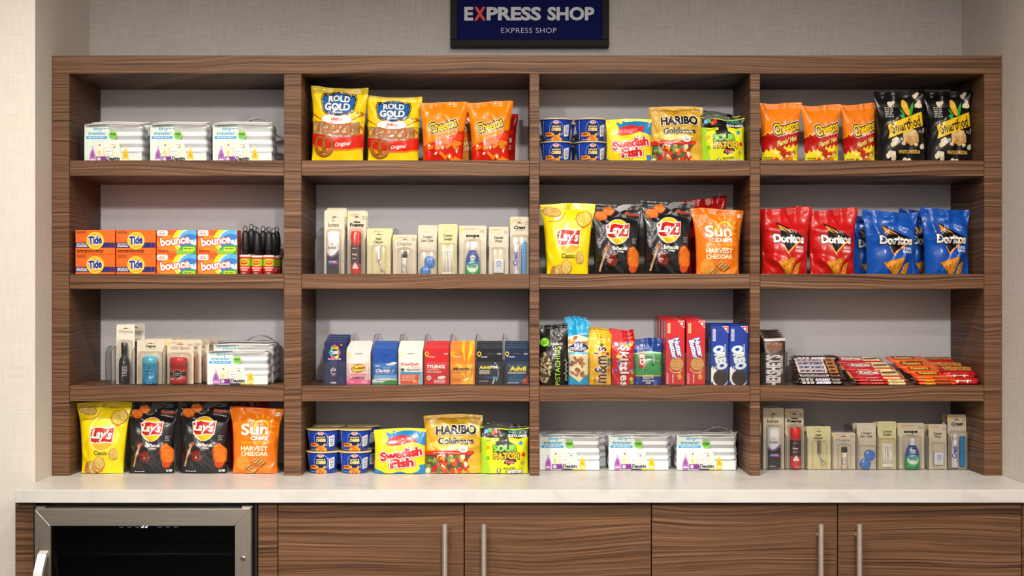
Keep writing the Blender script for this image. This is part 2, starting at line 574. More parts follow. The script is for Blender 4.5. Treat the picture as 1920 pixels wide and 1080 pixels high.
# ------------------------------------------------------------------ bags
def bag_surface(W, H, T, seed, pinch=0.07, seal=0.075, foot=0.35, crease=1.0, belly=0.38, taper=0.0, wave=1.0):
    rg = np.random.RandomState(seed)
    cr = []
    for _ in range(22):
        x, z, a = rg.uniform(-.5, .5) * W, rg.uniform(.02, .95) * H, rg.uniform(0, math.pi)
        cr.append((x, z, math.cos(a), math.sin(a), rg.uniform(.2, .5) * H, rg.uniform(.006, .013), rg.uniform(-1, 1) * .0036 * crease))
    ph = rg.uniform(0, 6.28, 8); f1, f2 = rg.uniform(4, 7), rg.uniform(9, 13)
    vs = 1 - seal

    def prof(v):
        up = foot + (1 - foot) * np.sin(np.clip(v / belly, 0, 1) * math.pi / 2)
        dn = np.clip(1 - np.clip((v - belly) / (vs - belly), 0, 1) ** 2.0, 0, 1)
        return np.where(v < belly, up, dn)

    def core(x, z, side):
        u, v = np.clip(x / (W / 2), -1, 1), np.clip(z / H, 0, 1)
        p = prof(v)
        t = T / 2 * p * np.power(np.clip(1 - np.abs(u) ** 2.4, 0, 1), 0.7)
        w = 1 - 1.5 * pinch * np.sin(np.clip(p, 0, 1) * math.pi / 2) - taper * (1 - v)
        X_ = u * W / 2 * w
        near = np.exp(-np.abs(vs - v) / .13)
        nearb = np.exp(-v / .10)
        rip = (np.sin(f1 * u + ph[0]) + .6 * np.sin(f2 * u + ph[1])) * .0022 * near * wave + np.sin(f1 * 1.2 * u + ph[2]) * .0022 * nearb
        Y_ = np.where(side < 0, -t, t) + rip * wave
        Y_ = Y_ + .003 * wave * np.sin(2.3 * u + ph[3]) * np.clip((v - .8) / .2, 0, 1)
        if side < 0:
            inner = np.clip((1 - np.abs(u)) / .12, 0, 1)
            for (cx, cz, c_, s_, L, wd, am) in cr:
                dx, dz = x - cx, z - cz
                al, ac = dx * c_ + dz * s_, -dx * s_ + dz * c_
                Y_ = Y_ + am * inner * np.exp(-(ac / wd) ** 2) * np.exp(-(al / L) ** 2)
            Y_ = np.where(v > vs, Y_ - .0004 * (np.sin((v - vs) / seal * 6 * math.pi) * .5 + .5), Y_)
        Z_ = z + .0025 * wave * np.sin(2.1 * u + ph[4]) * v ** 3
        return np.stack([X_, Y_, Z_], 1)
    return (lambda x, z: core(x, z, -1)), (lambda x, z: core(x, z, 1) + np.array((0, .0006, 0)))


def cutseal(bm_src, H, vs):
    """split the art into below and above the top seal"""
    up = bm_src.copy()
    for b, no in ((bm_src, 1), (up, -1)):
        bmesh.ops.bisect_plane(b, geom=b.verts[:] + b.edges[:] + b.faces[:], plane_co=(0, H * vs, 0), plane_no=(0, no, 0), clear_outer=True)
    return up


KIND = {}


def bag_kind(key, name, W, H, T, base, draw, seal_mat=None, seed=1, label_parts=None, cell=0.0045, **kw):
    """builds the first bag of a kind, kept aside until it is placed"""
    art = Art(W, H, base=.0005)
    draw(art)
    art.finish(cell)
    seal = kw.get('seal', 0.075)
    S, B = bag_surface(W, H, T, seed, **kw)
    up = cutseal(art.bm, H, 1 - seal)
    a2 = Art(W, H); a2.bm.free(); a2.bm = up; a2.mats = art.mats
    nu, nv = max(18, int(W / .003)), max(20, int(H / .003))
    body = surf_mesh('bag_body', S, art, base, nu, nv, 0, 1 - seal, B)
    topm = surf_mesh('top_seal', S, a2, seal_mat or base, nu, 5, 1 - seal, 1, B)
    r = bpy.data.objects.new(name, None); r.empty_display_size = .02
    b = bpy.data.objects.new('bag_body', body); b.parent = r
    t = bpy.data.objects.new('top_seal', topm); t.parent = r
    KIND[key] = dict(root=r, W=W, H=H, T=T, parts=[b, t], used=False)


def take(key):
    """the kind's own tree the first time, then linked copies of it"""
    k = KIND[key]
    if not k['used']:
        k['used'] = True
        for o in [k['root']] + k['parts'] + k.get('subs', []): COL.objects.link(o)
        return k['root']
    return dup(k['root'])


def place(key, label, cat, group, px0, px1, pyt, zb, Y=0.03, lean=4.0, roll=0.0, yaw=0.0, fitw=True, zs=None):
    """stand a thing on a shelf at height zb so that it spans px0..px1 and reaches up to pyt, front at depth Y"""
    k = KIND[key]; r = take(key)
    W = X(px1, Y) - X(px0, Y); H = Z(pyt, Y) - zb
    sx, sz = W / k['W'], H / k['H']
    r.scale = (sx, (sx + sz) / 2 if k.get('depth', True) else 1.0, sz)
    r.rotation_euler = (math.radians(-lean), math.radians(roll), math.radians(yaw))
    r.location = ((X(px0, Y) + X(px1, Y)) / 2, Y + k['T'] / 2 * r.scale.y, zb)
    settle(r, zb)
    return tag(r, label, cat, group)


def settle(r, zb, x_lo=None, x_hi=None):
    """lift a thing so that its lowest point just meets the surface at zb, and keep it clear of the uprights"""
    Mr = Matrix.LocRotScale(r.location, r.rotation_euler, r.scale); R = np.array(Mr.to_3x3()); zs, xs = [], []
    for ch in r.children:
        n = len(ch.data.vertices); co = np.empty(n * 3, np.float32); ch.data.vertices.foreach_get('co', co); w = co.reshape(-1, 3) @ R.T
        zs.append(w[:, 2].min()); xs += [w[:, 0].min(), w[:, 0].max()]
    r.location.z = zb + .0004 - min(zs)
    lo, hi = r.location.x + min(xs), r.location.x + max(xs)
    for a, b in zip(STI, STI[1:]):
        if a[1] - .02 < (lo + hi) / 2 < b[0] + .02:
            if lo < a[1] + .0008: r.location.x += a[1] + .0008 - lo
            if hi > b[0] - .0008: r.location.x -= hi - b[0] + .0008

# ------------------------------------------------------------------ the room
YW = 0.315                      # wall face behind the shelving
YP = 0.268                      # grey back panel of the bays
XL, XR = X(97.0), X(1879.5)     # side walls of the niche
YR = -0.122                     # front face of the wall left of the niche
ZCT = Z(892)                    # worktop
RX0, RX1, RY0 = -3.6, XR + 0.1, -6.0


def bx(name, x0, x1, y0, y1, z0, z1, m, bev=0.0):
    b = bmesh.new(); box(b, x0, x1, y0, y1, z0, z1, bev); return struct(name, b, m)


bx('floor', RX0, RX1, RY0, YW + .1, -0.05, 0.0, M('#3a3632', 0.6, noise=0.15, nscale=6))
bx('wall_back', XL - 0.1, XR + 0.1, YW, YW + 0.1, 0, CEIL, WALL)
bx('wall_left', RX0, XL, YR, YW + 0.1, 0, CEIL, make_wall('woven_wallcovering_lit_left', '#d8d1c8', '#e2dcd3', 420.0))  # same covering made paler, the light falling on it put into the colour
bx('wall_right', XR, XR + 0.1, RY0, YW, 0, CEIL, make_wall('woven_wallcovering_lit_right', '#cfc7c1', '#ded7d2', 420.0))  # covering lightened too, its colour carries the light on this side
bx('wall_front', RX0, RX1, RY0 - .1, RY0, 0, CEIL, M('#e6e1da', 0.8))
bx('ceiling', RX0, RX1, RY0, YW + .1, CEIL, CEIL + 0.05, M('#d8d4cc', 0.8))

# recessed downlights seen only in reflections
lb = bmesh.new(); lathe(lb, [(0.055, -0.004), (0.075, -0.006), (0.078, 0.0)], 24, caps=False)
for i, (x, y) in enumerate(DOWN + [(-1.75, -1.1)]):
    t = thing('ceiling_downlight', ['recessed ceiling downlight above the left bays', 'recessed ceiling downlight above the middle of the worktop', 'recessed ceiling downlight above the right bays', 'recessed ceiling downlight in front of the cream wall'][i], 'light', (x, y, CEIL), 'ceiling downlights')
    b = bmesh.new(); lathe(b, [(0.055, -0.004), (0.075, -0.006), (0.078, -0.0005)], 24, caps=False)
    obj('trim_ring', b, M('#e6e4e0', 0.4), t)

# ------------------------------------------------------------------ shelving unit
SHT = [Z(300.5), Z(513.5), Z(723.5)]     # shelf top edges
SHB = [Z(329.5), Z(541.5), Z(752.5)]
LIP = [0.006, 0.012, 0.0]
STI = [(X(98), X(130)), (X(532.5), X(565)), (X(993), X(1011)), (X(1406.5), X(1425)), (X(1845.5), X(1878))]
ZTOP, ZHB = Z(104), Z(138)
g = 0.0006
unit = thing('shelving_unit', 'tall walnut laminate shelving unit of four bays standing on the white worktop', 'shelving', (0, 0, ZCT))


def part(name, x0, x1, y0, y1, z0, z1, m, parent, bev=0.0008):
    b = bmesh.new(); box(b, x0, x1, y0, y1, z0 - parent.location.z, z1 - parent.location.z, bev)
    return obj(name, b, m, parent)


part('top_rail', STI[0][0], STI[4][1], 0.0, YP, ZHB, ZTOP, WOOD, unit)
for a, b_ in STI: part('upright', a, b_, 0.0, YP, ZCT, ZHB - g, WOOD, unit)
part('back_panel', STI[0][0], STI[4][1], YP, YP + 0.012, ZCT, ZTOP, PANEL, unit)
for i in range(4):
    x0, x1 = STI[i][1] + g, STI[i + 1][0] - g
    for k in range(3):
        b = bmesh.new()
        z0, z1 = SHB[k] - ZCT, SHT[k] - ZCT
        if LIP[k]:
            box(b, x0, x1, 0.0005, 0.018, z0, z1, 0.0008)
            box(b, x0, x1, 0.018, YP, z0, z1 - LIP[k])
        else: box(b, x0, x1, 0.0005, YP, z0, z1, 0.0008)
        obj('shelf', b, WOOD, unit)

# ------------------------------------------------------------------ worktop and base cabinets
YF = -0.262
Z0 = Z(917.5, YF) - Z(941, YF)
top = bmesh.new()
box(top, XL + .0005, XR - .0005, YF, YW - .001, ZCT - 0.0305, ZCT, 0.0015, seg=2)
tag(obj('worktop', top, QUARTZ), 'long white quartz worktop above the walnut base cabinets', 'countertop')
YD = YF + 0.022                  # door faces
ZD = ZCT - 0.0345
def px_(p): return X(p, YD)


HAND = M('#d8cfc2', 0.42, 0.75, noise=0.05)
def cabinet(label, xa, xm, xb, hl, hr):
    t = thing('base_cabinet', label, 'cabinet', (xm, YD, 0), 'walnut base cabinets')
    b = bmesh.new(); box(b, xa - xm, xb - xm, 0.022, YW - YD - .005, 0.1, ZCT - .032)
    obj('carcass', b, M('#17100c', 0.7), t)
    b = bmesh.new(); box(b, xa - xm, xb - xm, 0.07, 0.1, 0.0, 0.1)
    obj('toe_kick', b, M('#17100c', 0.7), t)
    for (p, q, h) in ((xa, xm, hl), (xm, xb, hr)):
        b = bmesh.new(); box(b, p - xm + .0012, q - xm - .0012, 0.0, 0.02, 0.11, ZD, 0.0008)
        d = obj('door', b, WOOD, t)
        hb = bmesh.new(); hx = h - xm
        zt = Z(983, YD - .035); zb = zt - 0.42
        tube(hb, [(hx, -0.035, zb), (hx, -0.035, zt)], 0.0062, 16)
        for zz in (zt - 0.03, zb + 0.03): tube(hb, [(hx, -0.035, zz), (hx, 0.0005, zz)], 0.004, 10)
        obj('bar_handle', hb, HAND, d, smooth=True)
    return t


cabinet('walnut double door base cabinet beside the wine cooler', px_(520.5), px_(870.5), px_(1221.5), X(834, YD - .035), X(907, YD - .035))
cabinet('walnut double door base cabinet beside the right wall', px_(1221.5), px_(1570.5), px_(1916), X(1539.5, YD - .035), X(1611.5, YD - .035))
b = bmesh.new(); box(b, px_(28.5), px_(63), YD, YW - .01, 0, ZCT - .031, .0008)
tag(obj('cabinet_end_panel', b, WOOD), 'walnut end panel left of the steel wine cooler', 'panel')
b = bmesh.new(); box(b, px_(484), px_(520), YD, YW - .01, 0, ZCT - .031, .0008)
tag(obj('cabinet_filler_panel', b, WOOD), 'walnut filler panel between the wine cooler and the first cabinet door', 'panel')
b = bmesh.new(); box(b, px_(1916.5), XR - .001, YD, YD + .02, 0, ZCT - .031, .0008)
tag(obj('cabinet_scribe_strip', b, WOOD), 'narrow walnut strip closing the gap at the right wall', 'panel')

# ------------------------------------------------------------------ wine cooler
YG = YF - 0.012                  # its door stands a little proud
cxl = thing('glass_door_cooler', 'stainless steel framed glass door cooler under the left end of the worktop', 'refrigerator', (X(270, YG), YG, 0))
ox = cxl.location.x
def gx(p): return X(p, YG) - ox
def gz(p): return Z(p, YG)
xa, xb = gx(65), gx(470.5)
ztp = gz(953.5)
wl, wr, wt = gx(94.5) - xa, xb - gx(440.5), ztp - gz(986)
b = bmesh.new()
T_ = 0.02
cx0, cx1, cz0, cz1 = px_(63.5) - ox + .001, px_(483.5) - ox - .001, .02, ZCT - .0335
box(b, cx0, cx0 + T_ * .3, 0.03, 0.52, cz0, cz1); box(b, cx1 - T_ * .3, cx1, 0.03, .52, cz0, cz1)
box(b, cx0, cx1, 0.055, .52, cz1 - .012, cz1); box(b, cx0, cx1, 0.03, .52, cz0, cz0 + T_); box(b, cx0, cx1, .51, .52, cz0, cz1)
obj('housing', b, M('#0a0a0b', 0.5), cxl)
b = bmesh.new(); box(b, cx0, cx1, 0.058, .066, ztp - .012, cz1 - .012)
obj('control_shroud', b, M('#08080a', 0.35), cxl)


def rail(pts, m, name):
    """mitred rail: quad in XZ, extruded in Y"""
    b = bmesh.new()
    f = [b.verts.new((x, 0.0, z)) for x, z in pts]; k = [b.verts.new((x, 0.045, z)) for x, z in pts]
    b.faces.new(f); b.faces.new(k[::-1])
    for i in range(4): b.faces.new((f[i], k[i], k[(i + 1) % 4], f[(i + 1) % 4]))
    bmesh.ops.recalc_face_normals(b, faces=b.faces[:])
    bmesh.ops.bevel(b, geom=b.edges[:], offset=0.0018, segments=2, affect='EDGES')
    return obj(name, b, m, dr)


zbt = 0.12
b = bmesh.new(); box(b, xa + wl - .002, xb - wr + .002, 0.008, 0.014, zbt + wt - .002, ztp - wt + .002)
GLASS = make_clear('dark_tinted_glass', '#b0b0b6', 0.9, 0.02)
dr = obj('door', b, GLASS, cxl); dr['label'] = 'dark tinted glass door'
rail([(xa, ztp), (xb, ztp), (xb - wr, ztp - wt), (xa + wl, ztp - wt)], STEEL, 'door_rail')
rail([(xa, zbt), (xb, zbt), (xb - wr, zbt + wt), (xa + wl, zbt + wt)], STEEL, 'door_rail')
rail([(xa, ztp), (xa, zbt), (xa + wl, zbt + wt), (xa + wl, ztp - wt)], STEELV, 'door_rail')
rail([(xb, ztp), (xb, zbt), (xb - wr, zbt + wt), (xb - wr, ztp - wt)], STEELV, 'door_rail')
b = bmesh.new()
hx, hz = gx(83), gz(1037)
path = [(.002, 0), (-.012, -.004), (-.040, -.040), (-.050, -.075), (-.052, -.25), (-.050, -.425), (-.040, -.46), (-.012, -.496), (.002, -.5)]
rings = []
for i, (y, z) in enumerate(path):
    y0_, z0_ = path[max(i - 1, 0)]; y1_, z1_ = path[min(i + 1, len(path) - 1)]
    n_ = Vector((0, -(z1_ - z0_), y1_ - y0_)).normalized() * .006
    rings.append([b.verts.new(Vector((hx + sx, y, hz + z)) + n_ * sn) for sx, sn in ((-.010, -1), (.010, -1), (.010, 1), (-.010, 1))])
for p_, q_ in zip(rings, rings[1:]):
    for k in range(4): b.faces.new((p_[k], p_[(k + 1) % 4], q_[(k + 1) % 4], q_[k]))
b.faces.new(rings[0]); b.faces.new(rings[-1][::-1]); bmesh.ops.recalc_face_normals(b, faces=b.faces[:])
obj('door_handle', b, M('#dfe0de', 0.35, 0.5), dr)
b = bmesh.new(); lathe(b, [(.0055, 0), (.0055, .003), (.004, .004)], 16, mat=Matrix.Translation((gx(456), 0, gz(1047))) @ Matrix.Rotation(math.pi / 2, 4, 'X'))
lathe(b, [(.0018, .004), (.0015, .0045)], 8, mi=1, mat=Matrix.Translation((gx(456), 0, gz(1047))) @ Matrix.Rotation(math.pi / 2, 4, 'X'))
obj('keyhole_lock', b, [M('#cfc8bc', 0.25, 1.0), BLACK], dr)
b = bmesh.new()
obj('hinge', (lambda q: (box(q, gx(462) - .012, gx(462) + .012, .01, .06, ztp, ztp + .005), q)[1])(b), M('#a8a49c', .3, 1.0), cxl)
b = bmesh.new(); box(b, gx(72) - .01, gx(72) + .012, .01, .05, ztp, ztp + .004)
obj('hinge', b, M('#a8a49c', .3, 1.0), cxl)
for pxx in (226, 241, 256, 298, 313, 328):
    b = bmesh.new(); tube(b, [(gx(pxx) + .0056 * math.cos(t), .0075, ztp - wt + .0005 + .0056 * math.sin(t)) for t in [k * math.pi / 9 for k in range(18)]], .0006, 5, closed=True)
    obj('touch_button', b, M('#8a8a8e', .4), dr)
co_, fs_ = text_tris('33', .02, 0, 1.1)
b = bmesh.new(); vv = [b.verts.new((gx(277) + (x - .6) * .016, .0074, ztp - wt - .0055 + y * .016)) for x, y in co_]
for f_ in fs_:
    try: b.faces.new([vv[i] for i in f_])
    except ValueError: pass
em = NT('blue_white_led'); em.b.inputs['Base Color'].default_value = (0, 0, 0, 1); em.b.inputs['Emission Color'].default_value = lin('#c8d0ff'); em.b.inputs['Emission Strength'].default_value = 2.5
obj('led_display', b, em.m, dr)['label'] = 'lit temperature digits'
# wire shelf inside
b = bmesh.new()
zs = gz(1052)
for yy in (.09, .2, .32, .44): tube(b, [(cx0 + .02, yy, zs), (cx1 - .02, yy, zs)], .003, 6)
for k in range(34):
    xx = cx0 + .03 + k * (cx1 - cx0 - .06) / 33
    tube(b, [(xx, .09, zs + .003), (xx, .46, zs + .003)], .0016, 5)
obj('wire_shelf', b, M('#9a9a9e', .4, .6), cxl)

# ------------------------------------------------------------------ snack bag artwork
WHITE, CREAM, INK = film('#f4f1ea'), film('#efe2b8'), film('#101012')
YEL, RED, ORG, NAVY, BLU, GRN = film('#f3d40f'), film('#d4230f'), film('#f5850e'), film('#14204f'), film('#1d62a8'), film('#3fae3a')
CHIP, CHIPD, PRETZ = food('#d9b45c'), food('#c9822a'), food('#b0662a')
BBQC, NACHO, PUFF, POPC, BONE = food('#ea7a22'), food('#dd8d1d'), food('#f0881a'), food('#ead9b4'), food('#c99b76')


def pxw(p): return p * K * (D + .03) / D


def pretzel(a, cx, cy, r, t, m, rot=0):
    q = a.W / a.H
    a.ring(cx - r * .42, cy - r * .15 * q, r * .52, r * .72 * q, t, m, rot=rot + 12)
    a.ring(cx + r * .42, cy - r * .15 * q, r * .52, r * .72 * q, t, m, rot=rot - 12)
    a.ring(cx, cy, r * .98, r * .92 * q, t, m, a0=150 + rot, a1=390 + rot)


def d_pretzel(a):
    a.poly([(8, 46), (92, 46), (94, 72), (7, 72)], film('#948a80'))
    rg = random.Random(4)
    for k in range(7): pretzel(a, 14 + 12 * k, 55 + rg.uniform(-2, 5), rg.uniform(12, 16), 2.8, PRETZ if k % 2 else food('#c07a34'), rg.uniform(0, 360))
    for k in range(7): a.blob(12 + rg.random() * 78, 50 + rg.random() * 14, 2.2, food('#d8b98a'), k)
    a.poly([(0, 46), (0, 40), (30, 44), (48, 44), (70, 44), (100, 38), (100, 46), (90, 47), (92, 46), (70, 49), (48, 51), (28, 49), (8, 46)], YEL)
    a.poly([(0, 61), (20, 65), (50, 68), (80, 66), (100, 61), (100, 78), (75, 82), (45, 83), (18, 80), (0, 76)], RED)
    a.poly([(0, 76), (18, 80), (45, 83), (75, 82), (100, 78), (100, 79.5), (75, 83.5), (45, 84.5), (18, 81.5), (0, 77.5)], ORG)
    a.line([(2, 36), (14, 43), (30, 48.5), (48, 50.5), (66, 48.5), (82, 43), (98, 35)], 1.6, RED)
    a.ell(48, 44, 29.5, 7.6, RED); a.ell(48, 44, 28.6, 7.0, WHITE)
    a.text('thins', 48, 44, 22, 5.4, RED, .03)
    for m, e in ((INK, 3.0), (film('#d7b64a'), 1.9), (NAVY, 1.2), (BLU, -.6)):
        a.poly([(24 - e, 12 - e), (50, 7.5 - e), (76 + e, 12 - e), (80 + e, 16), (77 + e, 31 + e * .6), (70 + e, 35 + e * .6), (50, 38.5 + e * .6), (30 - e, 35 + e * .6), (23 - e, 31 + e * .6), (20 - e, 16)], m)
    a.text('ROLD', 50.5, 16.8, 39, 9.4, WHITE, .045, out=[(.04, NAVY)], arc=1.5)
    a.text('GOLD', 48.5, 27.4, 47, 10.4, WHITE, .05, out=[(.04, NAVY)])
    a.text('Pretzels', 49, 34.6, 20, 3.2, WHITE, .02, shear=.3)
    pretzel(a, 25.5, 79, 17, 5.0, film('#7a3a12')); pretzel(a, 25.5, 78.6, 17, 3.6, PRETZ)
    a.text('Original', 62, 76.5, 31, 6.6, WHITE, .012, rot=6, shear=.35)
    a.micro(84, 33, 97, 36, 2, film('#9c8a1c'), 3)


def puffs(a, rg, n, x0, x1, y0, y1, m=PUFF):
    for k in range(n):
        x, y, r = rg.uniform(x0, x1), rg.uniform(y0, y1), rg.uniform(-.6, .5)
        L = rg.uniform(7, 11); dx, dy = L * math.cos(r), L * math.sin(r)
        P = [(x - dx, y + dy * .8), (x - dx * .3, y + dy * .2 + rg.uniform(-1, 1)), (x + dx * .4, y - dy * .4), (x + dx, y - dy * .8)]
        a.line([(p, q + .8) for p, q in P], 7, film('#a3310a')); a.line(P, 6, m)


def cheet(a, cx, cy, w, h, rot):
    a.text('Cheetos', cx, cy, w, h, film('#f8c412'), .03, rot=rot, out=[(.13, WHITE), (.09, INK)], space=.94, arc=-2)


def d_cheese(a):
    a.poly([(0, 74), (20, 67), (45, 62), (70, 57), (85, 52), (100, 44), (100, 100), (0, 100)], film('#e8350c'))
    a.poly([(0, 82), (40, 74), (70, 70), (100, 60), (100, 100), (0, 100)], film('#d11d0c'))
    rg = random.Random(5)
    puffs(a, rg, 13, 14, 90, 66, 97)
    for k in range(5): a.blob(16 + k * 17, 72 + (k * 13) % 22, 3.4, WHITE, k, squash=.6, rot=30 * k)
    cheet(a, 49, 39, 64, 17, 12)
    a.text('Crunchy', 52, 52, 32, 7.4, film('#f7b21a'), .03, rot=12, shear=.25, out=[(.07, WHITE), (.045, film('#9a2a0a'))])
    a.micro(76, 49, 95, 53, 2, film('#a8500a'), 8)
    a.ring(50, 5.5, 3, 2.2, .8, film('#b8620a'))


def d_flamin(a):
    rg = random.Random(8)
    top = [(0, 55)] + [(x, 53 - x * .06 + (-2.5 if i % 2 else 1.5)) for i, x in enumerate(range(6, 100, 7))] + [(100, 46)]
    a.poly(top + [(100, 100), (0, 100)], YEL)
    a.poly([(x, y + 1.6) for x, y in top] + [(100, 100), (0, 100)], film('#b81310'))
    a.poly([(0, 80)] + [(x, 82 - x * .12 + (-3 if i % 2 else 2)) for i, x in enumerate(range(5, 100, 6))] + [(100, 66), (100, 100), (0, 100)], film('#f1df2a'))
    puffs(a, rg, 8, 30, 92, 76, 96, food('#d4381a'))
    puffs(a, rg, 3, 40, 90, 80, 94)
    for k in range(4): a.blob(38 + k * 15, 84 + (k * 7) % 10, 4, WHITE, k, squash=.6)
    cheet(a, 62, 41, 69, 19, 14)
    a.text('Crunchy', 66, 52.5, 24, 4.6, film('#f28a1a'), .03, rot=12, shear=.25, out=[(.07, WHITE)])
    a.text("Flamin' Hot", 64, 64.5, 55, 9, film('#f6d870'), .03, rot=17, shear=.35, out=[(.05, film('#5a0a08'))])
    a.micro(6, 90, 30, 96, 2, film('#8a7a10'), 2)
    a.ring(50, 4.5, 3, 2.2, .8, film('#b8620a'))


def popc(a, cx, cy, r, seed):
    rg = random.Random(seed)
    for k in range(5): a.blob(cx + rg.uniform(-.6, .6) * r, cy + rg.uniform(-.45, .45) * r, r * .55, POPC if k % 2 else food('#f3e8cf'), seed * 7 + k, amp=.15)


def d_popcorn(a):
    for i, (x, y, r) in enumerate([(34, 72, 9), (27, 90, 10), (60, 95, 8), (88, 20, 8), (95, 78, 7), (30, 18, 6), (82, 8, 6), (97, 55, 5)]): popc(a, x, y, r, i + 3)
    a.micro(16, 23, 32, 40, 6, film('#b9b6ae'), 4)
    a.poly([(48, 61), (60, 55), (78, 56), (84, 63), (84, 72), (50, 72)], food('#d9ae6c'))
    a.poly([(48, 61), (60, 55), (78, 56), (84, 63), (66, 65)], food('#e9c98c'))
    a.blob(66, 72, 10, food('#d3a05c'), 9, squash=.6); a.blob(50, 74, 4, food('#e6cfa0'), 11); a.blob(78, 75, 4, food('#e6cfa0'), 12)
    a.ell(58, 25, 7, 12.5, film('#e6b01c'), rot=14); a.ell(58, 24, 4.5, 11, food('#f2c53a'), rot=14)
    a.poly([(64, 39), (66, 30), (70, 22), (75, 17), (76, 24), (73, 31), (67, 38)], film('#2fae3c'))
    a.poly([(54, 42), (47, 41), (43, 37), (46, 35), (52, 36)], film('#2fae3c')); a.poly([(52, 38), (46, 31), (45, 26), (51, 30), (54, 36)], film('#4b8f5a'))
    a.poly([(18, 49), (45, 42), (92, 31), (95, 49), (56, 58), (20, 67), (23, 58)], film('#f2c818'))
    a.text('Smartfood', 57, 48.7, 66, 14.5, INK, .025, rot=15, shear=.12)
    a.text('WHITE CHEDDAR', 64, 84.5, 47, 4.6, film('#e7c25a'), .03)
    a.micro(84, 56, 97, 60, 3, film('#a8a69e'), 6)
    a.micro(12, 97, 24, 99, 1, WHITE, 6)


def lays(a, cx, cy, w, circ_=None):
    q = a.W / a.H
    if circ_: a.circ(cx, cy + 1, w * .56, WHITE); a.circ(cx, cy + 1, w * .54, film('#f5c21a'))
    else: a.ell(cx + 2, cy + 9, w * .47, w * .33 * q, film('#e5b23a'))
    e = w * .55
    for g_, m in ((1.2, WHITE), (0, film('#c41c1c'))):
        a.poly([(cx - e - g_, cy - .24 * w * q - g_), (cx - e * .3, cy - .30 * w * q - g_), (cx + e * .4, cy - .24 * w * q - g_), (cx + e + g_, cy - .29 * w * q - g_), (cx + e * .92 + g_, cy + .27 * w * q + g_),
                (cx + e * .3, cy + .25 * w * q + g_), (cx - e * .4, cy + .31 * w * q + g_), (cx - e * .92 - g_, cy + .26 * w * q + g_)], m)
    a.text("Lay's", cx, cy + .4, w * .98, w * .50 * q, WHITE, .035, rot=-3, shear=.22, out=[(.03, film('#7a0d10'))])


def chip(a, cx, cy, r, seed, m=None, sq=.8, rot=0):
    a.blob(cx, cy, r * 1.06, food('#b98a36') if m is None else food('#b24a14'), seed, 18, .10, sq, rot)
    a.blob(cx, cy - .4, r * .97, m or CHIP, seed, 18, .10, sq, rot)


def d_lays(a):
    a.circ(53, 48, 33, film('#f7df45'))
    chip(a, 20, 11, 17, 3, None, .5, -10); a.line([(10, 24), (30, 24), (40, 20), (46, 12)], 1.6, food('#b98a36'))
    chip(a, 82, 22, 15, 5, food('#e8c850'), .9); chip(a, 78, 73, 10, 7, None, 1.1)
    for k in range(5): chip(a, 20 + 6 * k, 94 - k * 1.0, 11, 20 + k, food(['#c98a3a', '#d9b45c', '#e6cf8c', '#d9b45c', '#e2c873'][k]), 1.0)
    chip(a, 47, 86, 12.5, 9, food('#e0c26a'), .95)
    lays(a, 51, 46.5, 45)
    a.text('Classic', 50.5, 71, 30, 6.2, INK, .015)
    a.ring(50, 5.6, 2.2, 2.0, .8, film('#8a7a10'))


def d_bbq(a):
    a.circ(50, 50, 40, film('#26262a'))
    chip(a, 19, 17, 12, 3, BBQC, .75); chip(a, 35, 10, 10, 5, BBQC, .85)
    a.poly([(66, 12), (98, 15), (98, 17), (76, 17)], food('#a03a14')); a.blob(72, 13, 4, food('#b5401a'), 4)
    chip(a, 87, 74, 14, 6, BBQC, 1.45, 8); a.blob(86, 88, 9, food('#c94a1a'), 12, squash=.8)
    a.circ(39, 77, 13, film('#2b1210')); a.circ(39, 77, 11.5, gloss('#7c231c')); a.circ(39, 77, 7, gloss('#5f1713')); a.circ(37, 75.5, 3, gloss('#8f3226'))
    a.line([(28, 61), (23, 69), (18, 78), (12, 91)], 4.4, BONE); a.blob(29, 60, 4.5, food('#a3482a'), 3); a.blob(25, 62, 3.2, BONE, 5)
    lays(a, 52, 37.5, 43, True)
    a.text('Barbecue', 56, 61, 31, 5.4, WHITE, .02); a.text('Flavored', 57.5, 65.5, 15, 2.4, WHITE, .02)
    a.micro(84, 95, 97, 99, 3, WHITE, 3); a.micro(14, 97, 36, 99, 1, WHITE, 4); a.micro(82, 48, 92, 56, 3, film('#8d8a84'), 5)


def d_sun(a):
    y = film('#f6c632')
    a.circ(24, 84, 15, food('#f0a03a'))
    a.ring(64, 31, 15, 12, 3.2, y, a0=-80, a1=200)
    for k in range(8):
        t = math.radians(-18 + k * 27); q = a.W / a.H
        a.line([(64 + 20 * math.cos(t), 31 - 20 * q * math.sin(t)), (64 + 27 * math.cos(t), 31 - 27 * q * math.sin(t))], 2.0, y)
    a.text('Sun', 50, 33, 58, 17.5, film('#f8ecd2'), .035, rot=3, out=[(.035, film('#c9651a'))])
    a.text('CHIPS', 61, 46.6, 37, 6.0, WHITE, .045, out=[(.04, film('#c9651a'))])
    a.text('100% WHOLE GRAIN', 51, 53.5, 58, 3.4, y, .01)
    a.text('HARVEST', 51, 62, 60, 7, CREAM, .05); a.text('CHEDDAR', 51, 70, 60, 6.8, CREAM, .05)
    for cx, cy, s in ((60, 83, 17), (44, 93, 16)):
        a.poly([(cx - s, cy - 1), (cx - s * .2, cy - 7), (cx + s, cy + 1), (cx + s * .3, cy + 8)], food('#8a4a1a'))
        for k in range(4):
            f = k / 4; a.poly([(cx - s + f * s * 1.3, cy - 2 + f * 9), (cx - s * .2 + f * s * 1.2, cy - 8 + f * 8), (cx - s * .2 + f * s * 1.2 + 3, cy - 6.4 + f * 8), (cx - s + f * s * 1.3 + 3, cy + f * 9)], food('#e0ac62'))
    a.circ(91, 9, 4.4, WHITE); a.micro(88, 7.6, 94, 10, 2, RED, 3); a.ring(50, 4, 2.2, 1.6, .7, film('#a8500a'))


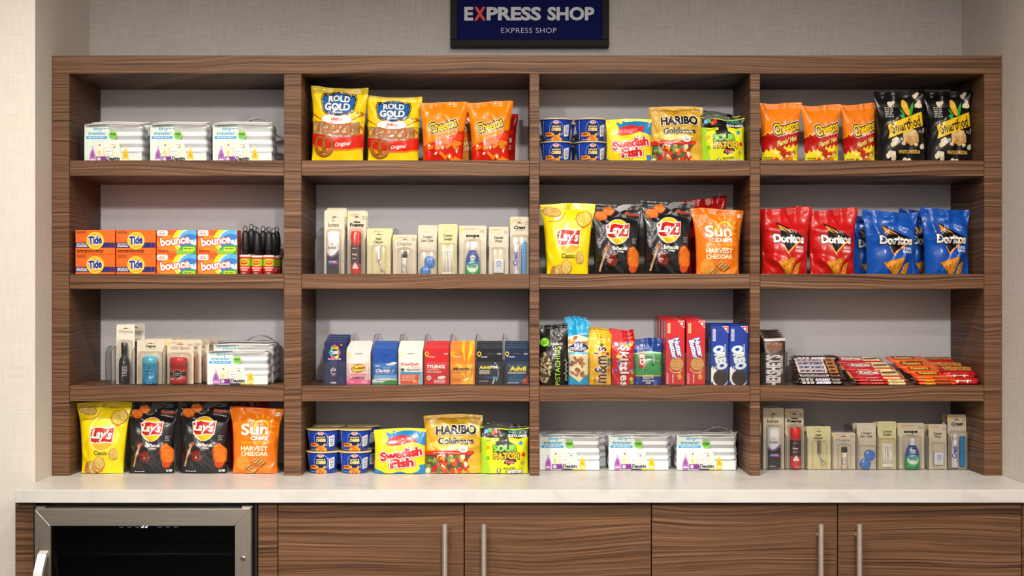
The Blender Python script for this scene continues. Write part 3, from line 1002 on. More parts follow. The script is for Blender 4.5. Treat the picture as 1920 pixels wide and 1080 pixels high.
def dorito(flavour, n1, n2):
    def d(a):
        a.poly([(30, 20), (90, 44), (52, 68)], INK)
        for pts in ([(33, 24), (52, 37), (36, 30.5)], ): a.poly(pts, film('#f28a1c'))
        a.line([(33.5, 24.5), (60, 36.5)], 2.0, film('#f59a2c'))
        a.text('Doritos', 56, 45, 66, 13, film('#f0efe8'), .055, rot=-1.5, out=[(.07, INK)], space=.95)
        a.poly([(43, 53), (52.5, 64.5), (83, 43.5), (82, 47), (53, 68), (51, 66)], film('#f47c16')); a.line([(44, 54), (52.5, 65), (80, 47)], 1.2, film('#ffc25a'))
        a.text(n1, 79, 57.5, 16, 3.6, WHITE, .03, rot=-2); a.text(n2, 78, 62.4, 17, 3.6, WHITE, .03, rot=-2)
        for P, s in (([(31, 78), (71, 71), (57, 99)], 3), ([(72, 80), (83, 77), (74, 97), (64, 95)], 4)):
            cx, cy = sum(p[0] for p in P) / len(P), sum(p[1] for p in P) / len(P)
            a.poly([(cx + (x - cx) * 1.08, cy + (y - cy) * 1.06) for x, y in P], food('#a35a12')); a.poly(P, NACHO)
            rg = random.Random(s)
            for k in range(9): a.blob(cx + rg.uniform(-9, 9) * (.4 if s == 4 else 1), cy + rg.uniform(-6, 3), 1.6, food('#b8501a') if k % 2 else food('#f0b93c'), k, 7)
        a.micro(14, 96, 26, 99, 1, WHITE, 6)
    return d


def d_fish(a):
    b = film('#1b7fc0')
    a.ell(78, 24, 52, 18, b, rot=-4); a.ell(95, 33, 30, 26, b); a.ell(58, 50, 58, 22, YEL, rot=-5)
    a.ell(5, 104, 22, 18, b); a.ell(98, 100, 24, 20, b); a.ell(50, 88, 40, 16, YEL); a.ell(50, 104, 16, 8, b); a.ell(26, 80, 30, 16, YEL)
    a.ell(28, 13, 4.6, 3, b, rot=-20); a.poly([(24, 12), (22, 7), (30, 10)], b); a.ell(40, 9.5, 4, 3, b, rot=-40); a.poly([(36, 9), (36, 4), (42, 7)], b)
    P = [(23, 33), (28, 25), (38, 18), (52, 15.5), (66, 17), (74, 19), (83, 14), (82, 22), (84, 30), (74, 28), (64, 33), (48, 37), (34, 38), (26, 36)]
    a.poly([(x * 1.02 - 1, y * 1.03 - .3) for x, y in P], film('#a31516')); a.poly(P, film('#d4282a'))
    for k in range(5): a.line([(30 + k * 9, 22 + (k % 2) * 2), (34 + k * 9, 34)], .8, film('#e8605a'))
    a.text('Swedish', 53, 26.5, 28, 6, film('#f08a80'), .0, rot=6)
    for t, cx, cy, w, h, r in (('Swedish', 53, 56.5, 83, 21, 9), ('Fish', 55, 76.5, 47, 21, 6)):
        a.text(t, cx, cy, w, h, film('#cf1a20'), .06, rot=r, out=[(.10, film('#2a4a6a')), (.07, WHITE)], space=.95)
    a.micro(50, 91, 60, 92.5, 1, film('#7a7010'), 2)


GUM = [film('#d8421a'), film('#2f7a3a'), film('#e8a01c'), film('#b81c24'), film('#e6d9b0'), film('#7a8a3a')]


def d_gold(a):
    g1, g2 = film('#d2a730'), film('#e8cc62')
    a.poly([(4, 5), (96, 4), (96, 8), (4, 9)], film('#a87c1c'))
    a.poly([(8, 50), (40, 38), (80, 56), (30, 62)], g2); a.poly([(70, 12), (96, 20), (96, 40)], g2)
    a.poly([(3, 69), (86, 69), (76, 80), (80, 98), (3, 98)], film('#584534'))
    rg = random.Random(3)
    for k in range(64): a.blob(6 + rg.random() * 74, 71 + rg.random() * 27, rg.uniform(3, 5.2), GUM[k % 6], k, 10, .22, rg.uniform(.7, 1.2))
    a.poly([(76, 76), (86, 66), (100, 66), (100, 100), (80, 100)], g1)
    a.rect(2, 62, 86, 68.5, RED); a.text('Kids and grown ups love it so...', 40, 65.3, 48, 2.6, WHITE, .01)
    a.text('HARIBO', 55, 27, 70, 16, INK, .06, rot=1, out=[(.05, film('#f6efd6'))])
    a.text('Goldbears', 55, 45, 61, 11, INK, .05, out=[(.03, film('#f0e2b0'))])
    a.ell(68, 59, 8, 5, WHITE); a.micro(63, 56.5, 73, 61.5, 3, film('#777777'), 5)
    a.text('Share', 86, 9.6, 12, 3.4, film('#fff6da'), .0)
    a.ring(50, 11, 6, 2, .8, film('#9a7418'))


def d_sour(a):
    a.poly([(0, 24), (20, 27), (40, 26), (60, 24), (80, 27), (100, 22), (100, 100), (0, 100)], film('#dce01a'))
    a.poly([(0, 24), (14, 26), (10, 60), (22, 100), (0, 100)], film('#9ed02a'))
    a.line([(0, 4), (30, 6), (60, 9), (100, 3)], 2.2, film('#d8e81c'))
    for k, (x, y, c) in enumerate([(12, 13, '#3f9ad8'), (20, 11, '#46b04a'), (27, 15, '#e8641c'), (32, 13, '#d82828'), (14, 46, '#f0981c'), (15, 68, '#5cbf3a'), (84, 36, '#2f8fd0'), (90, 60, '#e0301c'), (88, 78, '#c9a05a')]):
        a.blob(x, y, 4.2, film(c), k + 2, 9, .25, 1.2)
    a.blob(50, 42, 23, INK, 4, 22, .4, .8); a.blob(62, 72, 15, INK, 9, 18, .45, .7)
    a.text('SOUR', 51, 47, 51, 14.5, film('#7ed321'), .06, rot=2, out=[(.07, INK)]); a.text('PATCH', 54, 63, 55, 14, film('#f2b51c'), .06, out=[(.07, INK)])
    a.text('Kids', 62, 75.5, 18, 7, film('#f06a6a'), .05, out=[(.07, INK)], rot=-4)
    a.text('$50,000', 77, 21.5, 40, 6.8, WHITE, .03, rot=1, out=[(.05, INK)])
    a.micro(58, 9, 88, 17, 3, film('#4fb0a0'), 3); a.text('INCLUDES', 60, 89, 24, 4, INK, .02, rot=4); a.text('A', 54, 96, 4, 4, INK, .03); a.text('MYSTERY', 74, 95.5, 32, 7, WHITE, .06, rot=6, out=[(.07, INK)])
    a.text('Chewy Candy', 22, 31, 22, 3.4, film('#3a3a10'), .01, rot=8, shear=.3)
    a.text('?', 38, 94, 6, 8, WHITE, .05, out=[(.09, INK)])


BK = dict(seal=.075)
bag_kind('pretzel', 'pretzel_bag', pxw(104), pxw(138), .060, film('#f0cd0e'), d_pretzel, seed=3, taper=.06, pinch=.05, crease=.8)
bag_kind('cheese', 'cheese_puff_bag', pxw(92), pxw(109), .050, film('#f48a12'), d_cheese, seed=5, taper=.16, pinch=.05)
bag_kind('flamin', 'spicy_cheese_puff_bag', pxw(82), pxw(112), .048, film('#f28218'), d_flamin, seed=11, taper=.13, pinch=.05)
bag_kind('popcorn', 'popcorn_bag', pxw(97), pxw(137), .062, film('#131315'), d_popcorn, seed=7, pinch=.05, crease=1.3, wave=1.6)
bag_kind('lays', 'potato_chip_bag', pxw(104), pxw(132), .052, film('#f2d60c'), d_lays, seed=21, taper=.20, pinch=.06, crease=.8)
bag_kind('bbq', 'barbecue_chip_bag', pxw(96), pxw(134), .052, film('#18181b'), d_bbq, seed=9, taper=.08, pinch=.06, crease=1.5)
bag_kind('sun', 'multigrain_chip_bag', pxw(96), pxw(122), .050, film('#ea7818'), d_sun, seed=31, taper=.11, pinch=.07, crease=1.2)
bag_kind('red', 'nacho_chip_bag', pxw(98), pxw(125), .056, film('#bf1616'), dorito('n', 'NACHO', 'CHEESE'), seed=13, taper=.10, pinch=.06, crease=1.9, wave=1.5)
bag_kind('blue', 'ranch_chip_bag', pxw(98), pxw(123), .056, film('#0d4fae'), dorito('c', 'COOL', 'RANCH'), seed=17, taper=.05, pinch=.06, crease=1.9, wave=1.5)
bag_kind('fish', 'red_fish_candy_bag', pxw(88), pxw(80), .040, film('#f4e012'), d_fish, seed=19, pinch=.03, seal=.05, crease=.7, foot=.6)
bag_kind('gold', 'gummy_bear_bag', pxw(104), pxw(104), .044, film('#cda02a'), d_gold, seed=23, pinch=.03, seal=.05, crease=1.0, foot=.5)
bag_kind('sour', 'sour_candy_bag', pxw(83), pxw(88), .042, film('#121214'), d_sour, seed=29, pinch=.03, seal=.05, crease=.9, foot=.5)

ZS = [SHT[0] - LIP[0], SHT[1] - LIP[1], SHT[2], ZCT]      # standing height of each row
G = {k: v for k, v in dict(
    pretzel='pretzel bags on the top shelf', cheese='orange cheese puff bags', flamin='spicy cheese puff bags', popcorn='black popcorn bags', lays='yellow chip bags', bbq='black barbecue chip bags', sun='orange multigrain chip bags',
    red='red tortilla chip bags', blue='blue tortilla chip bags', fish='yellow fish candy bags', gold='gold gummy bear bags', sour='sour candy bags').items()}


def B(key, label, row, x0, x1, yt, Y=.03, **kw): return place(key, label, 'snack bag' if key not in ('fish', 'gold', 'sour') else 'candy bag', G[key], x0, x1, yt, ZS[row] + .0002, Y, **kw)


# top shelf, second bay
B('pretzel', 'tall yellow pretzel bag with a clear window beside the upright, tilted', 0, 575, 684, 160, roll=1.5)
B('pretzel', 'shorter yellow pretzel bag standing next to an orange cheese puff bag', 0, 681, 789, 177, Y=.045, roll=0.5)
B('cheese', 'orange cheese puff bag next to the shorter pretzel bag', 0, 783, 876, 189, roll=.8)
B('cheese', 'orange cheese puff bag at the free end of the top shelf row', 0, 876, 963, 188, roll=-.5)
B('sun', 'dim brown chip bag behind the gap between two orange cheese puff bags', 0, 845, 925, 200, Y=.125)
B('red', 'dark red bag peeking out behind the end cheese puff bag', 0, 895, 972, 214, Y=.19, lean=2)
B('pretzel', 'yellow pretzel bag hidden behind the tall tilted pretzel bag', 0, 580, 672, 190, Y=.13)
B('pretzel', 'yellow pretzel bag hidden behind the shorter pretzel bag', 0, 690, 780, 205, Y=.14)
# top shelf, third bay
B('fish', 'yellow fish candy bag on the top shelf beside the macaroni cups', 0, 1137, 1224, 222)
B('gold', 'gold gummy bear bag on the top shelf beside the yellow fish candy bag', 0, 1219, 1321, 198, lean=5)
B('sour', 'lime and black sour candy bag on the top shelf beside the gummy bears', 0, 1316, 1400, 216)
B('sour', 'dark sour candy bag half hidden behind the lime one on the top shelf', 0, 1322, 1392, 210, Y=.12, roll=3)
# top shelf, fourth bay
B('flamin', 'spicy orange and red cheese puff bag beside the upright on the top shelf', 0, 1424, 1506, 190, roll=1.5)
B('flamin', 'spicy orange and red cheese puff bag in the middle of its three', 0, 1506.5, 1582, 194)
B('flamin', 'spicy orange and red cheese puff bag touching a black popcorn bag', 0, 1581, 1651, 192, Y=.06, roll=-1)
B('popcorn', 'black popcorn bag beside the spicy cheese puff bags', 0, 1648, 1743, 166, roll=-.2)
B('popcorn', 'black popcorn bag at the end of the top shelf by the wall', 0, 1743, 1834, 166, Y=.05, roll=.5)
B('popcorn', 'black popcorn bag hidden behind the front popcorn bags', 0, 1690, 1775, 190, Y=.15)
B('flamin', 'spicy cheese puff bag hidden behind the third spicy bag', 0, 1598, 1660, 196, Y=.14)
# second shelf, third bay
B('lays', 'yellow potato chip bag on the second shelf', 1, 1012, 1117, 381, roll=.5)
B('bbq', 'black barbecue chip bag beside the yellow bag on the second shelf', 1, 1108, 1207, 380, Y=.035)
B('bbq', 'black barbecue chip bag beside the orange bag on the second shelf', 1, 1203, 1303, 375, Y=.035, roll=.6)
B('sun', 'orange multigrain chip bag on the second shelf', 1, 1299, 1398, 391, roll=.4)
B('red', 'dark maroon bag rising behind the orange bag on the second shelf', 1, 1285, 1372, 370, Y=.14, roll=-2)
B('lays', 'yellow potato chip bag behind the front one on the second shelf', 1, 1018, 1105, 395, Y=.12)
# second shelf, fourth bay
B('red', 'red tortilla chip bag beside the upright on the second shelf', 1, 1424, 1526, 389, roll=1)
B('red', 'red tortilla chip bag next to a blue one on the second shelf', 1, 1516, 1615, 391, Y=.04)
B('blue', 'blue tortilla chip bag next to a red one on the second shelf', 1, 1624, 1729, 395)
B('blue', 'blue tortilla chip bag nearest the wall on the second shelf', 1, 1735, 1829, 390, Y=.04, roll=-.6)
B('red', 'dark red tortilla chip bag behind the first red bag', 1, 1436, 1512, 388, Y=.13, lean=2)
B('blue', 'blue tortilla chip bag seen in the gap between red and blue bags', 1, 1590, 1670, 405, Y=.125, lean=2)
B('blue', 'blue tortilla chip bag rising behind the two front blue bags', 1, 1692, 1772, 393, Y=.13, lean=2)
# on the worktop, first bay
B('lays', 'yellow potato chip bag on the worktop', 3, 131, 236, 757, Y=.02, roll=.5)
B('bbq', 'black barbecue chip bag beside the yellow bag on the worktop', 3, 231, 328, 756, Y=.025)
B('bbq', 'black barbecue chip bag beside the orange bag on the worktop', 3, 326, 428, 754, Y=.025, roll=.6)
B('sun', 'orange multigrain chip bag on the worktop', 3, 424, 526, 767, Y=.02, roll=.4)
B('red', 'dark maroon bag behind the orange bag on the worktop', 3, 420, 505, 757, Y=.13, roll=-2)
B('lays', 'yellow potato chip bag behind the front one on the worktop', 3, 140, 222, 776, Y=.12)
# on the worktop, second bay
B('fish', 'yellow fish candy bag on the worktop beside the macaroni cups', 3, 699, 798, 807, Y=.02)
B('gold', 'gold gummy bear bag on the worktop beside the yellow fish candy bag', 3, 793, 905, 781, Y=.025, lean=5)
B('sour', 'lime and black sour candy bag on the worktop beside the gummy bears', 3, 900, 992, 801, Y=.02)
B('sour', 'dark sour candy bag half hidden behind the lime one on the worktop', 3, 908, 982, 797, Y=.11, roll=3)

# ------------------------------------------------------------------ builders for cartons, cups, cards and bars
FRONT = Matrix(((1, 0, 0, 0), (0, 0, -1, 0), (0, 1, 0, 0), (0, 0, 0, 1)))      # art plane -> facing the viewer
TOPM = Matrix.Identity(4)                                                        # art plane -> facing up


class Pieces:
    """several meshes become one mesh with its own list of materials"""
    def __init__(s): s.bm = bmesh.new(); s.mats = []

    def add(s, bm, mats, mat=None):
        base = {}
        for i, m in enumerate(mats):
            if m not in s.mats: s.mats.append(m)
            base[i] = s.mats.index(m)
        vs = [s.bm.verts.new(mat @ v.co if mat is not None else v.co) for v in bm.verts]
        bm.verts.index_update()
        for f in bm.faces:
            try:
                g_ = s.bm.faces.new([vs[v.index] for v in f.verts]); g_.material_index = base[f.material_index]; g_.smooth = f.smooth
            except ValueError: pass
        bm.free()
        return s

    def art(s, a, mat): a.finish(); return s.add(a.bm, a.mats, mat)

    def mesh(s, name):
        me = bpy.data.meshes.new(name)
        s.bm.to_mesh(me); s.bm.free()
        for m in s.mats: me.materials.append(m)
        return me


def bmbox(x0, x1, y0, y1, z0, z1, bev=0.0, seg=1):
    b = bmesh.new(); box(b, x0, x1, y0, y1, z0, z1, bev, 0, seg); return b


def wrap(a, R):
    """bend the art around a vertical round body of radius R(z)"""
    a.finish(.004)
    for v in a.bm.verts:
        r = R(v.co.y); an = v.co.x / max(r, 1e-5); r += v.co.z
        v.co = Vector((r * math.sin(an), -r * math.cos(an), v.co.y))
    for f in a.bm.faces: f.smooth = True
    return a.bm


def FR(y, x=0.0, z=0.0): return Matrix.Translation((x, y, z)) @ FRONT


def register(key, name, W, H, T, parts, depth=False):
    """parts: (part name, mesh, [(sub-part name, mesh), ...])"""
    r = bpy.data.objects.new(name, None); r.empty_display_size = .02
    ps, ss = [], []
    for pn, me, subs in parts:
        p = bpy.data.objects.new(pn, me); p.parent = r; ps.append(p)
        for sn, sm in subs:
            q = bpy.data.objects.new(sn, sm); q.parent = p; ss.append(q)
    KIND[key] = dict(root=r, W=W, H=H, T=T, parts=ps, subs=ss, used=False, depth=depth)


def put(key, label, cat, group, x, y, z, sx=1, sy=1, sz=1, lean=0.0, roll=0.0, yaw=0.0, fit=True):
    r = take(key)
    r.location = (x, y, z); r.scale = (sx, sy, sz)
    r.rotation_euler = (math.radians(-lean), math.radians(roll), math.radians(yaw))
    if fit: settle(r, z)
    return tag(r, label, cat, group)


P_ = paper
W_, K_ = P_('#f2efe8'), P_('#141416')
ORD = ['front', 'second', 'third', 'fourth', 'fifth', 'sixth', 'seventh', 'eighth']

# ------------------------------------------------------------------ macaroni cups
CW, CH = pxw(64), pxw(46)


def cupR(z): return .0325 + (.0410 - .0325) * min(max(z / CH, 0), 1)


def d_cup(a):
    lo, hi, dk = P_('#1d3f9e'), P_('#2455c4'), P_('#101f5a')
    a.ell(50, 47, 13.5, 36, P_('#7f9fe0')); a.ell(50, 47, 12.5, 33, dk)
    a.ell(50, 20, 5.6, 7, W_); a.ell(50, 20, 4.8, 5.6, P_('#cf1f2a')); a.text('Kraft', 50, 20, 7, 5, W_, .03)
    a.text('macaroni &', 50, 36, 17, 8, P_('#f3dc8a'), .03); a.text('CHEESE', 50, 50, 18, 14, P_('#f3dc8a'), .06)
    a.ring(50, 62, 7, 20, 3, P_('#f2b81e'), a0=190, a1=350)
    a.poly([(27, 64), (42, 61), (42, 80), (27, 80)], P_('#ee8a1c')); a.text('original', 34, 70, 12, 9, K_, .05)
    for k, (x, y) in enumerate([(46, 88), (50, 82), (54, 88), (43, 92), (50, 92), (57, 93), (47, 80), (53, 80)]): a.blob(x, y, 3.6, food('#f09a2a') if k % 2 else food('#e07c18'), k, 9, .2)
    a.line([(60, 76), (66, 62)], 1.0, P_('#9aa4c0'))
    a.poly([(65, 34), (77, 26), (77, 76), (65, 80)], W_); a.micro(66.5, 36, 76, 76, 7, P_('#3a4c88'), 2)
    a.text('MACARONI', 22, 50, 36, 6, P_('#c6cfe8'), .02, rot=90)
    a.micro(30, 92, 40, 96, 1, P_('#c6cfe8'), 4)


a = Art(math.pi * .037 * 1.16, CH, .00002, .0001); d_cup(a)
b = bmesh.new(); lathe(b, [(.0315, 0), (.0325, .001), (cupR(CH - .004), CH - .004)], 40)
body = Pieces().add(b, [gloss('#173a9c')]).add(wrap(a, cupR), a.mats).mesh('cup_wall')
b = bmesh.new(); lathe(b, [(.0408, CH - .0045), (.0432, CH - .0042), (.0436, CH - .0025), (.043, CH - .001), (.040, CH - .0004), (.002, CH - .0004)], 40)
lid = Pieces().add(b, [gloss('#d9c58a')]).mesh('cup_lid')
register('cup', 'macaroni_cup', CW, CH, .087, [('cup_wall', body, []), ('cup_lid', lid, [])])
for row, base, shelf, xs, Y in ((0, ZS[0], 'top shelf', (1043, 1107.5), .035), (3, ZCT, 'worktop', (599.5, 665.5), .03)):
    sq = (Z((221, 0, 0, 806)[row], Y) - base) / (2 * CH)
    s = (xs[1] - xs[0]) / 64.0
    for j, wh in enumerate(('beside the upright', 'beside the candy bags')):
        for i, lv in enumerate(('lower', 'upper')):
            x = X(xs[j], Y + .043)
            put('cup', f'{lv} blue macaroni cup of the pair {wh} on the {shelf}', 'cup', 'blue macaroni cups', x, Y + .043, base + .0004 + i * (CH * sq + .0003), s, s, sq, yaw=5 if j else -2)
            put('cup', f'{lv} blue macaroni cup {wh} on the {shelf}, in the row behind', 'cup', 'blue macaroni cups', x + .012, Y + .138, base + .0004 + i * (CH * sq + .0003), s, s, sq)

# ------------------------------------------------------------------ detergent and dryer sheet boxes
BW, BH, BD = pxw(74), pxw(45.2), .052


def d_tide(a):
    o, n = P_('#f2671a'), P_('#25256f')
    a.rect(0, 52, 100, 74, n)
    a.circ(50, 44, 22, P_('#f6d51c')); a.circ(50, 44, 18.5, P_('#f7a51c')); a.circ(50, 44, 14, P_('#f9c02a'))
    a.text('Tide', 50, 42, 33, 36, P_('#1d2f8c'), .06, rot=7, shear=.12, out=[(.07, W_)])
    a.micro(4, 5, 27, 16, 3, K_, 1); a.micro(3, 56, 30, 72, 3, W_, 2); a.micro(4, 83, 72, 95, 2, K_, 3)
    for x in (89, 97): a.rect(x, 52, x + .5, 100, P_('#d4551a'))


def d_bounce(a):
    a.poly([(0, 30), (60, 30), (60, 100), (0, 100)], P_('#f0661c')); a.ell(40, 55, 40, 34, P_('#f28a1e'))
    a.ell(86, 42, 46, 60, P_('#f6e01e')); a.ell(89, 44, 38, 50, P_('#f4f0d0')); a.ell(90, 45, 35, 47, P_('#5fb0e6')); a.ell(84, 52, 26, 36, P_('#2f7fd0'))
    a.ell(88, 84, 34, 22, P_('#3fa052')); a.ell(70, 92, 22, 12, P_('#7fc04a')); a.poly([(96, 38), (99, 38), (100, 62), (92, 62)], W_); a.poly([(83, 42), (92, 40), (94, 60), (86, 58)], P_('#dfeaf4'))
    a.rrect(66, 70, 96, 88, P_('#c6dc28'), 20); a.micro(69, 75, 92, 83, 1, P_('#4a7a1a'), 2)
    a.text('bounce', 46, 44, 74, 36, W_, .045, rot=7, out=[(.07, P_('#d8242c'))])
    a.rrect(0.5, 1, 28, 24, W_, 30); a.micro(8, 7, 20, 12, 1, P_('#b0301c'), 4); a.micro(5, 14, 22, 21, 1, P_('#c83a1c'), 6)
    a.micro(5, 84, 32, 94, 2, P_('#8a2a10'), 5); a.text('2', 4, 88, 2.6, 8, P_('#8a2a10'), .03)


def d_tidetop(a):
    a.rect(0, 49, 100, 51, P_('#c9480f')); a.micro(10, 15, 60, 30, 1, P_('#c9480f'), 3)


def d_bouncetop(a): a.rect(4, 0, 32, 100, W_); a.rect(0, 48, 100, 50, P_('#c9480f'))


for key, name, col, df, dt in (('tide', 'detergent_box', '#f26a1c', d_tide, d_tidetop), ('bounce', 'dryer_sheet_box', '#ee5f1e', d_bounce, d_bouncetop)):
    f, t = Art(BW, BH, .00002, .00005), Art(BW, BD, .00002, .00005); df(f); dt(t)
    p = Pieces().add(bmbox(-BW / 2, BW / 2, -BD / 2, BD / 2, 0, BH, .0007), [P_(col)]).art(f, FR(-BD / 2)).art(t, Matrix.Translation((0, -BD / 2, BH)))
    fl = Pieces().add(bmbox(-BW / 2 + .001, BW / 2 - .001, -BD / 2 + .001, BD / 2 - .001, BH - .0001, BH + .0003), [P_(col)])
    register(key, name, BW, BH, BD, [('carton', p.mesh('carton'), [])])
    fl.bm.free()
yb = .055
for (c, key, nm, gr) in ((178.5, 'tide', 'orange detergent box', 'orange detergent boxes'), (255, 'tide', 'orange detergent box', 'orange detergent boxes'), (331, 'bounce', 'orange dryer sheet box', 'dryer sheet boxes'), (407.5, 'bounce', 'orange dryer sheet box', 'dryer sheet boxes')):
    col = {178.5: 'beside the upright', 255: 'next to the dryer sheets', 331: 'next to the detergent', 407.5: 'next to the lint rollers'}[c]
    for i, lv in enumerate(('bottom', 'top')):
        for d in range(3):
            y = .0205 + BD / 2 + yb * d
            put(key, f'{nm} {col}, {lv} layer, {ORD[d]} back'.replace('front back', 'in front'), 'box', gr, X(c, y - BD / 2), y, ZS[1] + .0004 + i * (BH + .0003), 1, 1, 1, yaw=random.Random(int(c) + d + i).uniform(-.8, .8) if d else 0)

# ------------------------------------------------------------------ lint rollers
RR, RH = .0145, .060
a = Art(math.pi * RR * 1.1, RH, .00002, .0001)
a.rect(0, 0, 100, 8, W_); a.rect(0, 16, 100, 46, P_('#8fc62e')); a.ell(50, 32, 24, 13, P_('#f0d41c')); a.ell(50, 32, 20, 10, P_('#c8281e')); a.micro(36, 28, 64, 36, 2, P_('#f6e05a'), 1)
a.text('EVERYDAY', 50, 55, 60, 6, W_, .03); a.text('CLEAN', 50, 64, 36, 6, W_, .03); a.rect(38, 74, 58, 90, P_('#8a8682')); a.rect(30, 92, 74, 97, W_)
b = bmesh.new(); lathe(b, [(RR, 0), (RR, RH), (RR - .003, RH), (RR - .003, RH - .001)], 28)
roll = Pieces().add(b, [P_('#cf2a22')]).add(wrap(a, lambda z: RR), a.mats).mesh('tape_roll')
b = bmesh.new()
pr = [(.006, RH - .002), (.0075, RH + .004), (.0078, RH + .012)]
for k in range(9): z = RH + .014 + k * .0042; pr += [(.0098 + .0012 * math.sin(k / 8 * math.pi), z), (.0086 + .0012 * math.sin(k / 8 * math.pi), z + .0024)]
pr += [(.0085, RH + .054), (.006, RH + .060), (.003, RH + .062)]
lathe(b, pr, 18)
grip = Pieces().add(b, [M('#17171a', .45)]).mesh('grip_handle')
b = bmesh.new(); tube(b, [(.0048 * math.sin(t), 0, RH + .066 + .0085 * -math.cos(t) * .9) for t in [k * 2 * math.pi / 16 for k in range(16)]], .0011, 8, closed=True)
loop = Pieces().add(b, [M('#141416', .45)]).mesh('hanging_loop')
register('lint', 'lint_roller', .029, RH + .075, .029, [('tape_roll', roll, []), ('grip_handle', grip, [('hanging_loop', loop)])])
for i, (x, y, lb_) in enumerate([(460, .035, 'beside the dryer sheets, front row'), (482, .035, 'in the middle of the front row'), (504, .035, 'front row, towards the upright'), (471, .085, 'behind the front gap by the dryer sheets'), (493, .085, 'behind the middle front roller'),
                                 (513, .085, 'second row, towards the upright'), (478, .135, 'third row, by the dryer sheets'), (500, .135, 'third row, middle'), (519, .135, 'third row, next to the upright')]):
    put('lint', 'red lint roller with a black ribbed handle, ' + lb_, 'lint roller', 'red lint rollers', X(x, y), y, ZS[1] + .0006, 1, 1, (1.0, .97, .985, 1.06, 1.02, .98, 1.04, 1.0, 1.03)[i], yaw=(-4, 2, 10, 0, 8, 4, 0, 0, 0)[i])

# ------------------------------------------------------------------ baby travel kits
KW, KH, KD = pxw(115), pxw(68), .060


def make_stripes():
    n = NT('grey_white_striped_fabric')
    tc = n.n('ShaderNodeTexCoord'); sp = n.n('ShaderNodeSeparateXYZ'); n.l(tc.outputs['Object'], sp.inputs[0])
    m = n.n('ShaderNodeMath', operation='MULTIPLY'); m.inputs[1].default_value = 2 * math.pi / .0185; n.l(sp.outputs['Z'], m.inputs[0])
    s = n.n('ShaderNodeMath', operation='SINE'); n.l(m.outputs[0], s.inputs[0])
    r = n.ramp([(.44, '#efefef'), (.56, '#abaeb1')]); 
    h = n.n('ShaderNodeMath', operation='MULTIPLY_ADD'); h.inputs[1].default_value = .5; h.inputs[2].default_value = .5; n.l(s.outputs[0], h.inputs[0]); n.l(h.outputs[0], r.inputs['Fac'])
    n.l(r.outputs['Color'], n.b.inputs['Base Color']); n.b.inputs['Roughness'].default_value = .45
    return n.m


STRIPE = make_stripes()
MINT = P_('#dbe9e4')


def d_kit(a):
    wh = P_('#f4f6f2')
    a.poly([(1, 1), (41, 1), (43, 16), (47, 30), (55, 43), (60, 47), (63, 74), (86, 75), (97, 72), (97, 99), (1, 99)], MINT)
    a.text('Johnson\'s', 22, 5, 28, 5.5, K_, .01, shear=.4); a.text('tiny', 24, 12.5, 17, 12, P_('#3f9bc8'), .02); a.text('traveler', 22.5, 23, 31, 10, P_('#3f9bc8'), .02)
    a.micro(33, 10, 42, 13, 1, K_, 3)
    a.rrect(3.5, 30.5, 40, 38, P_('#3fa5dc'), 50); a.micro(8, 32.5, 36, 36.5, 2, W_, 4)
    a.circ(49, 28, 7, P_('#8fd05a')); a.text('FREE', 49, 26, 9.5, 6, P_('#1f6a2a'), .06); a.micro(45, 31, 53, 35, 2, P_('#2f7a3a'), 1)
    a.rrect(22, 48, 60, 82, P_('#f6ead2'), 10); a.rrect(23, 49, 59, 60, P_('#fbf3e0'), 14); a.circ(27, 54, 1.6, P_('#d04a2a')); a.circ(52, 59, 1.6, P_('#3a90c0')); a.micro(46, 52, 57, 55, 1, P_('#f08a2a'), 2); a.ell(26, 74, 3, 6, P_('#f6cf7a'))
    a.rrect(33, 60, 50, 82, P_('#e2cfc6'), 20); a.rrect(35, 62, 48.5, 80, wh, 20); a.text("Johnson's", 41.7, 70, 10, 6, K_, .0, shear=.2); a.micro(38, 75, 46, 77, 1, P_('#b88a6a'), 5)
    a.rect(21, 83, 38, 97, P_('#7f3a8f')); a.circ(25.5, 90, 3.2, P_('#cfc0d4')); a.rect(37.5, 83, 63, 95, wh); a.text('Desitin', 49.5, 88.5, 24, 10, K_, .055, shear=.22); a.rect(37, 95.5, 54, 99, P_('#4a2a5a')); a.rect(54, 95.5, 64, 99, P_('#c9c02a'))
    for cx, c1, c2, c3 in ((15, '#b070b8', '#8a4a9a', '#d8a8d8'), (70, '#f2c63a', '#e0a41c', '#f6e2a0')):
        a.rect(cx - 1.6, 57, cx + 1.6, 68, P_(c3)); a.poly([(cx - 1.8, 66), (cx + 1.8, 66), (cx + 4.6, 78), (cx + 5.2, 90), (cx + 4.4, 99), (cx - 4.4, 99), (cx - 5.2, 90), (cx - 4.6, 78)], P_(c1)); a.poly([(cx, 68), (cx + 2.6, 84), (cx - 2.6, 84)], P_(c2)); a.rect(cx - 4, 90, cx + 4, 93, P_('#f2e6f2'))


def soft_box(W, H, D_, seed, amp=.0016):
    """a plump fabric pouch: a finely divided box, swollen and crumpled"""
    b = bmesh.new(); box(b, -W / 2, W / 2, -D_ / 2, D_ / 2, 0, H, .009, 0, 3)
    bmesh.ops.subdivide_edges(b, edges=[e for e in b.edges if e.calc_length() > .02], cuts=7, use_grid_fill=True)
    rg = np.random.RandomState(seed); ph = rg.uniform(0, 6, 6)
    for v in b.verts:
        x, y, z = v.co
        v.co.y += (amp * (math.sin(x * 120 + ph[0]) * math.sin(z * 150 + ph[1]))) * (1 if y < 0 else -1)
        v.co.x *= 1 - .03 * (z / H) ** 2
        v.co.x += amp * math.sin(z * 160 + ph[2]) * (1 if abs(x) > W * .4 else 0)
        if z > H * .6: v.co.z += amp * 1.6 * math.sin(x * 60 + ph[3])
    for f in b.faces: f.smooth = True
    return b


